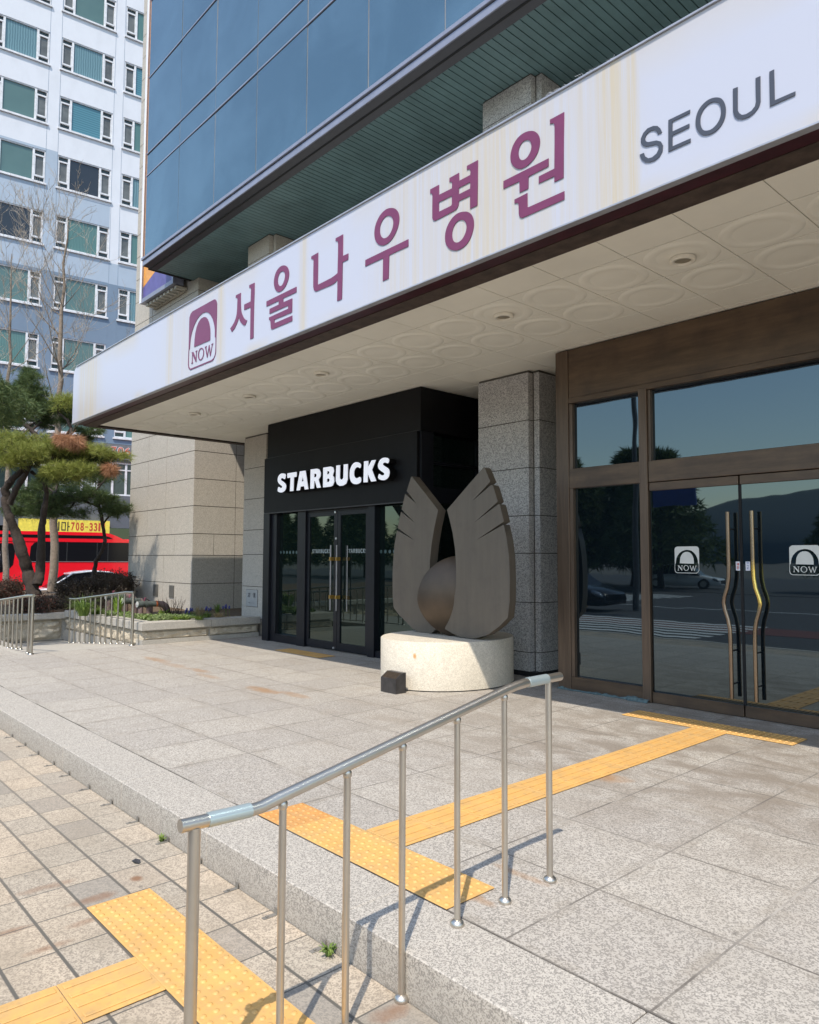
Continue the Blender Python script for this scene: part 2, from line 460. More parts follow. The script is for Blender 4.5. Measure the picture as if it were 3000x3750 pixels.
m = MB(); m.box(-400, 400, -400, 400, -1.2, -.62); structure('ground', m, MT['earth'])
m = MB(); m.box(-11.98, 14, 2.1935, 7.9, -.6, 0); m.box(-60, -11.985, 1.86, 3.08, -.6, -.002)
structure('plaza', m, MT['plaza'])
# ramp between the back railings, sloping down to the planter wall
m = MB()
pts = [(-11.985, 3.085), (-11.985, 4.92), (-15.3, 4.92), (-15.3, 3.085)]
z = lambda x: (x+11.985)*.075
m.add([(x, y, z(x)) for x, y in pts]+[(x, y, -.6) for x, y in pts], [(0, 1, 2, 3), (4, 7, 6, 5), (0, 4, 5, 1), (1, 5, 6, 2), (2, 6, 7, 3), (3, 7, 4, 0)])
m.box(-16.3, -15.302, -6, 4.92, -.6, -.249)
m.box(-15.29, -12.2, 3.09, 3.42, -.3, -.02)
structure('ramp', m, MT['coping'])
# kerb stones
m = MB(); x = -2.446+1.165*9; xs = []
while x > -13:
    m.box(x-1.165+.004, x, 1.857, 2.1895, -.5, 0, .004); x -= 1.165
m.box(-13, 8.2, 1.90, 2.15, -.5, -.02)
structure('kerb', m, MT['kerb'])
m = MB(); m.box(-60, 14, -.42, 1.851, -.5, -.17); structure('pavement', m, MT['pavement'])
m = MB(); m.box(-60, 14, -.58, -.425, -.6, -.165); structure('road_kerb', m, MT['coping'])
m = MB(); m.box(-200, 200, -24, -.585, -.55, -.32); structure('road', m, MT['asphalt'])
m = MB(); m.box(-36, -17.6, -24, 60, -.618, -.56); structure('side_road', m, MT['asphalt'])
m = MB(); m.box(-200, 200, -5.9, -4.2, -.319, -.314); structure('bus_lane', m, MT['road_red'])
m = MB()
for k in range(9):
    m.box(-13.6+.0*k, -7.9, -1.2-k*.62, -.9-k*.62, -.313, -.308)
m.box(-200, -14.5, -4.15, -4.02, -.319, -.314); m.box(-200, 200, -12.1, -11.97, -.319, -.314)
for k in range(9): m.box(-22, -17, -13-k*.9, -12.6-k*.9, -.319, -.314)
structure('crosswalk', m, MT['road_white'])
# hills far behind the viewpoint (seen in the glass)
m = MB(); vs = []; fs = []
for i in range(41):
    x = -500+i*25; h = 34+26*mnoise.noise((i*.16, .5, 0))+6*mnoise.noise((i*.7, 3, 0))
    vs += [(x, -420, -1), (x, -420-h*.4, max(4, h)), (x, -520, -1)]
for i in range(40):
    for j in range(2): fs.append((i*3+j, i*3+j+1, i*3+4+j, i*3+3+j))
m.add(vs, fs, True); structure('hills', m, plain('wooded_hill', (.10, .13, .15), .95).m)

# ------------------------------------------------------------------ tactile tiles
def tile_mesh(kind, w=.2945):
    m = MB(); h = .006
    m.box(-w/2, w/2, -w/2, w/2, 0, h, .002)
    if kind == 'dots':
        for i in range(6):
            for j in range(6):
                cx = -w/2+w*(i+.5)/6; cy = -w/2+w*(j+.5)/6
                m.lathe([(.013, h-.001), (.010, h+.004), (.004, h+.005), (.0001, h+.005)], (cx, cy, 0), 8)
    else:
        for i in range(4):
            cx = -w/2+w*(i+.5)/4
            m.box(cx-.016, cx+.016, -w/2+.012, w/2-.012, h-.001, h+.0045, .003)
    return m.mesh('tactile_'+kind)
TM = {'dots': tile_mesh('dots'), 'bars': tile_mesh('bars')}
TM['dots'].materials.append(MT['tact']); TM['bars'].materials.append(MT['tact'])
dots_orange = TM['dots'].copy(); dots_orange.materials.clear(); dots_orange.materials.append(MT['tact2'])
rt = random.Random(4)
def tile(kind, x, y, z, label, group=None, rot=0, me=None, sc=1):
    o = bpy.data.objects.new('tactile_tile', me or TM[kind]); COL.objects.link(o)
    o.location = (x, y, z+.003); o.rotation_euler.z = rot+rt.uniform(-.006, .006)
    tag(o, label, 'paving tile', group); return o
for i in range(5):
    x = -3.505+i*.2965
    if i == 0: tile('dots', x, 2.335, 0, 'orange dotted tactile tile, darkest of the row along the plaza kerb', me=dots_orange)
    else: tile('dots', x, 2.335, 0, 'yellow dotted tactile tile in the short row along the plaza kerb', 'yellow dotted tiles along the plaza kerb')
for i in range(12):
    tile('bars', -2.922, 2.635+i*.298, 0, 'yellow ribbed guiding tile in the strip from the kerb to the entrance', 'yellow ribbed tiles leading to the entrance')
for i in range(5):
    tile('dots', -3.60+i*.2985, 6.21, 0, 'yellow dotted tactile tile in front of the bronze entrance doors', 'yellow dotted tiles at the entrance doors')
for i in range(4):
    tile('dots', -9.80+i*.298, 6.35, 0, 'yellow dotted tactile tile in front of the black cafe doors', 'yellow dotted tiles at the cafe doors')
for i in range(8):
    tile('dots', -3.39+i*.2925, 1.38, -.17, 'yellow dotted tactile tile on the lower pavement beside the kerb', 'yellow dotted tiles on the lower pavement')
for i in range(4):
    tile('bars', -2.835, 1.085-i*.2975, -.17, 'yellow ribbed tactile tile on the lower pavement in the bottom left corner', 'yellow ribbed tiles on the lower pavement')
# tile edges below lie in the flat joints
# metal clips along the kerb
m = MB(); m.box(-.012, .012, -.07, -.002, 0, .003); m.box(-.012, .012, -.005, -.002, 0, .03); m.box(-.006, .006, -.055, -.045, .004, .008)
cl = m.mesh('kerb_clip'); cl.materials.append(plain('dull_galvanised', (.26, .24, .21), .6, .3, var=.2).m)
for x in (-7.306, -6.899, -6.527, -6.123, -5.762, -5.338, -4.918, -4.489, -4.06, -3.66, -3.272, -2.92, -2.55):
    o = bpy.data.objects.new('kerb_clip', cl); COL.objects.link(o); o.location = (x, 1.852, -.17)
    tag(o, 'small grey metal clip fixed to the foot of the kerb', 'bracket', 'metal clips along the kerb foot')

# ------------------------------------------------------------------ the hospital building
HB = thing('hospital_building', 'granite and blue glass hospital building with white canopy, cafe front and bronze entrance', 'building', (-6, 7.3, 0))
ZJ = [-.02, .29, .90, 1.51, 1.98, 2.58, 3.18, 3.79]
def column(x0, x1, y0, depth, name='column', mat='stone_grey', zs=ZJ, notch=True):
    m = MB(); g = .006
    for a, b in zip(zs[:-1], zs[1:]):
        m.box(x0, x1, y0, y0+depth, a+g, b-g)
        if notch: m.box(x1+.022, x1+.105, y0+.085, y0+depth, a+g, b-g)
    o = m.build(name, MT[mat], HB)
    j = MB(); j.box(x0+.008, x1-.006, y0+.008, y0+depth, zs[0], zs[-1]+.02)
    if notch: j.box(x1-.01, x1+.098, y0+.095, y0+depth, zs[0], zs[-1]+.02)
    j.build('joint_filling', MT['joint'], o)
    return o
c = column(-6.555, -5.712, 7.20, .9); c['label'] = 'speckled grey granite column behind the bronze sculpture'
m = MB(); m.box(-5.98, -5.60, 7.195, 7.9, -.01, .06); m.box(-6.56, -5.98, 7.19, 7.2, -.01, .06); m.build('plinth', MT['dark'], c)
c = column(-12.79, -11.975, 7.22, .9, mat='stone'); c['label'] = 'pale granite column between the planter and the cafe front'
ZU = [4.5, 5.57, 6.18, 6.78, 7.38, 7.755]
for x in (-6.56, -12.95):
    column(x, x+.84 if x > -10 else x+.80, 7.31, .8, mat='stone_grey' if x > -10 else 'stone', zs=ZU)
column(-0.165, .675, 7.31, .8, mat='stone_grey', zs=ZU)
# foundation stone
FS = MB(); FS.box(-12.615, -12.205, 7.212, 7.26, .52, .835, .003); fs = FS.build('foundation_stone', plain('polished_stone_plaque', (.40, .40, .39), .35, var=.08).m, HB)
FS = MB(); FS.box(-12.625, -12.195, 7.218, 7.25, .512, .84); FS.build('shadow_gap', MT['joint'], fs)
def strokes(mb, segs, x0, z0, sx, sz, y, t):
    for (a, b, c, d) in segs:
        p = Vector((x0+a*sx, y, z0+b*sz)); q = Vector((x0+c*sx, y, z0+d*sz)); n = (q-p).normalized(); n = Vector((-n.z, 0, n.x))*t/2
        mb.quad(p+n, q+n, q-n, p-n)
ins = MB()
strokes(ins, [(.5, 1, .5, .9), (.1, .85, .1, .72), (.1, .84, .9, .84), (.9, .84, .85, .72), (.25, .66, .75, .66), (.5, .66, .5, .1), (.5, .4, .75, .4), (.3, .5, .22, .25), (.25, .3, 0, 0), (.25, .2, .95, .03)], -12.55, .695, .1, .085, 7.208, .009)
strokes(ins, [(.2, 1, .2, 0), (0, .8, .35, .8), (.2, .7, 0, .4), (.5, 1, .5, .6), (.85, 1, .85, .6), (.5, .95, .85, .95), (.5, .8, .85, .8), (.5, .62, .85, .62), (.42, .5, .95, .5), (.7, .5, .7, .05), (.7, .28, .95, .28), (.55, .4, .4, 0), (.5, .1, 1, 0)], -12.36, .695, .1, .085, 7.206, .008)
ins.build('engraved_characters', MT['letter_grey'], fs)
me = text_mesh('engraved_date', '1987. 11. 14', .016, .2, 0, lambda a, b, c: Vector((-12.52+a, 7.207, .58+b)))
link_mesh('engraved_date', me, MT['letter_grey'], fs)

# stone tower block beside the planter
tw = MB(); jn = MB(); g = .0075
zr = [-.3, .26, .87, 1.50, 1.98, 2.60, 3.21, 3.83, 4.44]
while zr[-1] < 16.2: zr.append(zr[-1]+.61)
for i, (a, b) in enumerate(zip(zr[:-1], zr[1:])):
    fx = [-18.8, -18.26, -17.22, -16.10, -15.17] if i == 3 else ([-18.8, -17.77, -16.66, -15.17] if i < 3 else [-18.8, -17.67, -16.62, -15.17])
    fy = [7.32, 7.83, 8.36, 8.9, 9.45, 10.4, 11.4] if i == 3 else [7.32, 8.355, 9.40, 10.4, 11.4]
    for p, q in zip(fx[:-1], fx[1:]): tw.box(p+g, q-(g if q != -15.17 else 0), 7.32, 7.40, a+g, b-g)
    for p, q in zip(fy[:-1], fy[1:]): tw.box(-15.25, -15.17, (p+g) if p != 7.32 else 7.401, q-g, a+g, b-g)
tb = tw.build('stone_wall', MT['stone'], HB)
jn.box(-18.79, -15.18, 7.33, 11.4, -.4, 16.2); jn.build('joint_filling', MT['joint'], tb)
vm = plain('grey_vent_plate', (.20, .19, .17), .5, .4).m
for x0, x1 in ((-17.17, -16.91), (-16.29, -16.045)):
    v = MB(); v.box(x0, x1, 7.305, 7.319, .53, .81); v.build('wall_vent', vm, HB)
# wall deep under the canopy and behind the columns
m = MB(); m.box(-15.0, 6, 8.45, 8.6, 3.82, 7.7); m.build('upper_recess_wall', plain('dark_recess_wall', (.03, .033, .036), .6).m, HB)
m = MB(); m.box(-15.16, -12.8, 9.3, 9.45, -.1, 3.8); m.build('recess_wall', MT['stone'], HB)
m = MB(); m.box(-5.60, -5.0, 8.2, 8.3, -.1, 3.8); m.box(-7.25, -5.6, 8.9, 9.0, -.1, 3.8); m.build('dark_reveal', MT['stone_grey'], HB)

# --- canopy
CN = MB(); CN.box(-13.58, 6, 4.40, 8.4, 3.86, 4.55); cn = CN.build('canopy', MT['rustbrown'], HB)
m = MB(); m.box(-13.58, 6, 4.232, 4.30, 3.835, 3.90); m.build('under_gap', MT['dark'], cn)
m = MB(); m.box(-13.585, 6, 4.265, 4.41, 3.812, 3.86); m.build('maroon_trim', MT['maroon'], cn)
m = MB(); m.box(-13.60, 6, 4.412, 4.612, 3.806, 3.858); m.box(-13.60, -13.50, 4.614, 7.68, 3.806, 3.858); m.box(-13.62, -13.60, 4.42, 7.68, 3.80, 4.5)
m.build('edge_trim', MT['rustbrown'], cn)
m = MB(); m.box(-13.60, -13.30, 5.15, 7.6, 4.56, 5.55); m.build('unseen_shade_block', MT['stone'], cn)  # added block hidden above the canopy; its shadow darkens the stone tower foot
m = MB(); m.box(-13.5, 6, 4.45, 8.4, 4.552, 4.60); m.build('canopy_roof', plain('pale_roof_sheet', (.50, .49, .45), .8).m, cn)
# ceiling tiles
tl = MB(); rl = MB(); rows = [4.614, 5.042, 5.66, 6.285, 6.715, 7.34, 7.94]
k = 0; x = -13.497
xc = []
xl = -3.023-.6095*17
while xl < 6:
    a = max(xl, -13.497); b = xl+.6095
    for j, (y0, y1) in enumerate(zip(rows[:-1], rows[1:])):
        if b-a > .05: tl.box(a+.0035, b-.0035, y0+.006, y1-.006, 3.815, 3.85, .002)
    xc.append(xl+.305); xl += .6095
LT = [-2.716, -4.555, -7.595, -9.40, -11.17, .33]
prof = [(.290, 3.8155), (.272, 3.808), (.255, 3.8045), (.215, 3.8060), (.198, 3.8115), (.185, 3.8125), (.12, 3.809), (.05, 3.8065), (.0001, 3.806)]
for cx in xc:
    for cy in (5.351, 5.972):
        if cx > -13.2: rl.lathe(prof, (cx, cy, 0), 28)
ct = tl.build('ceiling_tiles', MT['soffit'], cn)
rl.build('moulded_rings', MT['soffit'], cn)
m = MB(); m.box(-13.49, 6, 4.615, 7.95, 3.83, 3.858); m.build('tile_joints', MT['dark'], cn)
lamp_rim = plain('cream_lamp_rim', (.9, .85, .72), .4).m; lamp_in = plain('unlit_lamp', (.30, .26, .19), .3, .3).m
for cx in LT:
    m = MB(); m.lathe([(.098, 3.805), (.098, 3.780), (.092, 3.776), (.068, 3.776), (.066, 3.800)], (cx, 5.37, 0), 28)
    o = m.build('downlight', lamp_rim, cn)
    m = MB(); m.lathe([(.066, 3.790), (.03, 3.796), (.0001, 3.797)], (cx, 5.37, 0), 20); m.build('reflector', lamp_in, o)

# --- upper glass volume
cw = MB(); cw.box(-15.60, 6, 6.33, 12, 8.06, 16); CW = cw.build('curtain_wall', MT['dark'], HB)
zrows = [(8.055, 9.885), (9.925, 10.395), (10.435, 12.17), (12.21, 14.0), (14.04, 15.9)]
xe = [-15.62]+[-13.955+1.543*i for i in range(13)]
rg = random.Random(2)
for za, zb in zrows:
    for a, b in zip(xe[:-1], xe[1:]):
        m = MB(); t = [rg.uniform(-.004, .004) for _ in range(3)]
        x0, x1 = a+.0105, b-.0105
        vs = [(x0, 6.25+t[0], za), (x1, 6.25+t[1], za), (x1, 6.25+t[2], zb), (x0, 6.25+t[0]+t[2]-t[1], zb)]
        m.add(vs+[(p[0], 6.30, p[2]) for p in vs], [(0, 1, 2, 3), (4, 7, 6, 5), (0, 4, 5, 1), (1, 5, 6, 2), (2, 6, 7, 3), (3, 7, 4, 0)])
        m.build('glass_pane', MT['curtain'], CW)
m = MB()
for x in xe: m.box(x-.010, x+.010, 6.254, 6.32, 8.05, 15.9)
m.build('silicone_joints', plain('silicone', (.26, .25, .25), .6).m, CW)
m = MB()
for z in (9.905, 10.415, 12.19, 14.02): m.box(-15.63, 6, 6.235, 6.31, z-.006, z+.018)
m.build('transom', MT['trim_grey'], CW)
m = MB(); m.box(-15.66, 6, 6.19, 6.33, 7.985, 8.045, .004); m.box(-15.66, -15.61, 6.331, 7.3, 7.985, 8.045, .004); m.build('sill_trim', MT['trim_grey'], CW)
m = MB(); m.box(-15.64, 6, 6.215, 6.30, 7.86, 7.965, .004); m.box(-15.64, -15.60, 6.301, 7.3, 7.86, 7.965, .004); m.build('lower_trim', MT['trim_grey'], CW)
m = MB()
m.add([(-15.62, 6.235, 7.855), (6, 6.235, 7.855), (6, 6.45, 7.76), (-15.42, 6.45, 7.76), (-15.62, 6.45, 7.9), (6, 6.45, 7.9)], [(0, 1, 2, 3), (0, 3, 4), (1, 5, 2), (0, 4, 5, 1)])
m.add([(-15.62, 6.236, 7.855), (-15.42, 6.452, 7.76), (-15.42, 7.31, 7.76), (-15.62, 7.31, 7.855)], [(0, 3, 2, 1)])
m.build('dark_edge', MT['trim_dark'], CW)
m = MB(); x = -15.42
while x < 6:
    m.box(x, x+.094, 6.452, 8.44, 7.772, 7.80); x += .1075
m.build('soffit_strips', MT['teal_panel'], CW)
m = MB(); m.box(-15.6, 6, 6.33, 8.44, 7.80, 8.05); m.build('soffit_backing', MT['dark'], CW)
# body of the building behind
m = MB(); m.box(-15.1, 8, 9.5, 14, -.3, 16); m.build('core', MT['dark'], HB)

# --- bronze entrance front
EN = MB(); EN.box(-5.0, -4.832, 6.8, 7.3, 0, 3.80, .004)
en = EN.build('entrance_frame', MT['bronze_v'], HB)
for x0, x1 in ((-3.955, -3.862), (-2.015, -1.92)):
    EN = MB(); EN.box(x0, x1, 6.79, 6.95, 0, 3.20, .004); EN.build('mullion', MT['bronze_v'], en)
en; en['label'] = 'weathered bronze entrance frame'
m = MB(); m.box(-4.828, 6, 6.812, 6.95, 3.25, 3.80); m.build('header_panel', MT['bronze'], en)
m = MB(); m.box(-4.828, 6, 6.80, 6.95, 3.185, 3.246, .004); m.box(-4.83, -3.957, 6.805, 6.95, 2.225, 2.447, .004); m.box(-3.858, -2.02, 6.805, 6.95, 2.225, 2.443, .004)
m.box(-1.917, 6, 6.805, 6.95, 2.225, 2.443, .004); m.box(-4.83, -3.957, 6.805, 6.95, .0, .15, .004); m.box(-1.917, 6, 6.805, 6.95, 0, .15, .004); m.build('transom', MT['bronze'], en)
m = MB(); m.box(-4.83, -4.785, 6.815, 6.95, .15, 3.18); m.box(-3.86, -3.83, 6.815, 6.95, 2.44, 3.18); m.build('glazing_bead', MT['bronze_v'], en)
def pane(x0, x1, z0, z1, y, mat='door_glass', parent=HB, name='window_pane', t=.012):
    m = MB(); m.box(x0, x1, y, y+t, z0, z1); return m.build(name, MT[mat], parent)
pane(-4.785, -3.957, 2.447, 3.186, 6.86); pane(-3.83, -2.018, 2.443, 3.186, 6.86); pane(-1.917, 6, 2.443, 3.186, 6.86)
pane(-4.785, -3.957, .15, 2.225, 6.86); pane(-1.917, 6, .15, 2.225, 6.86)
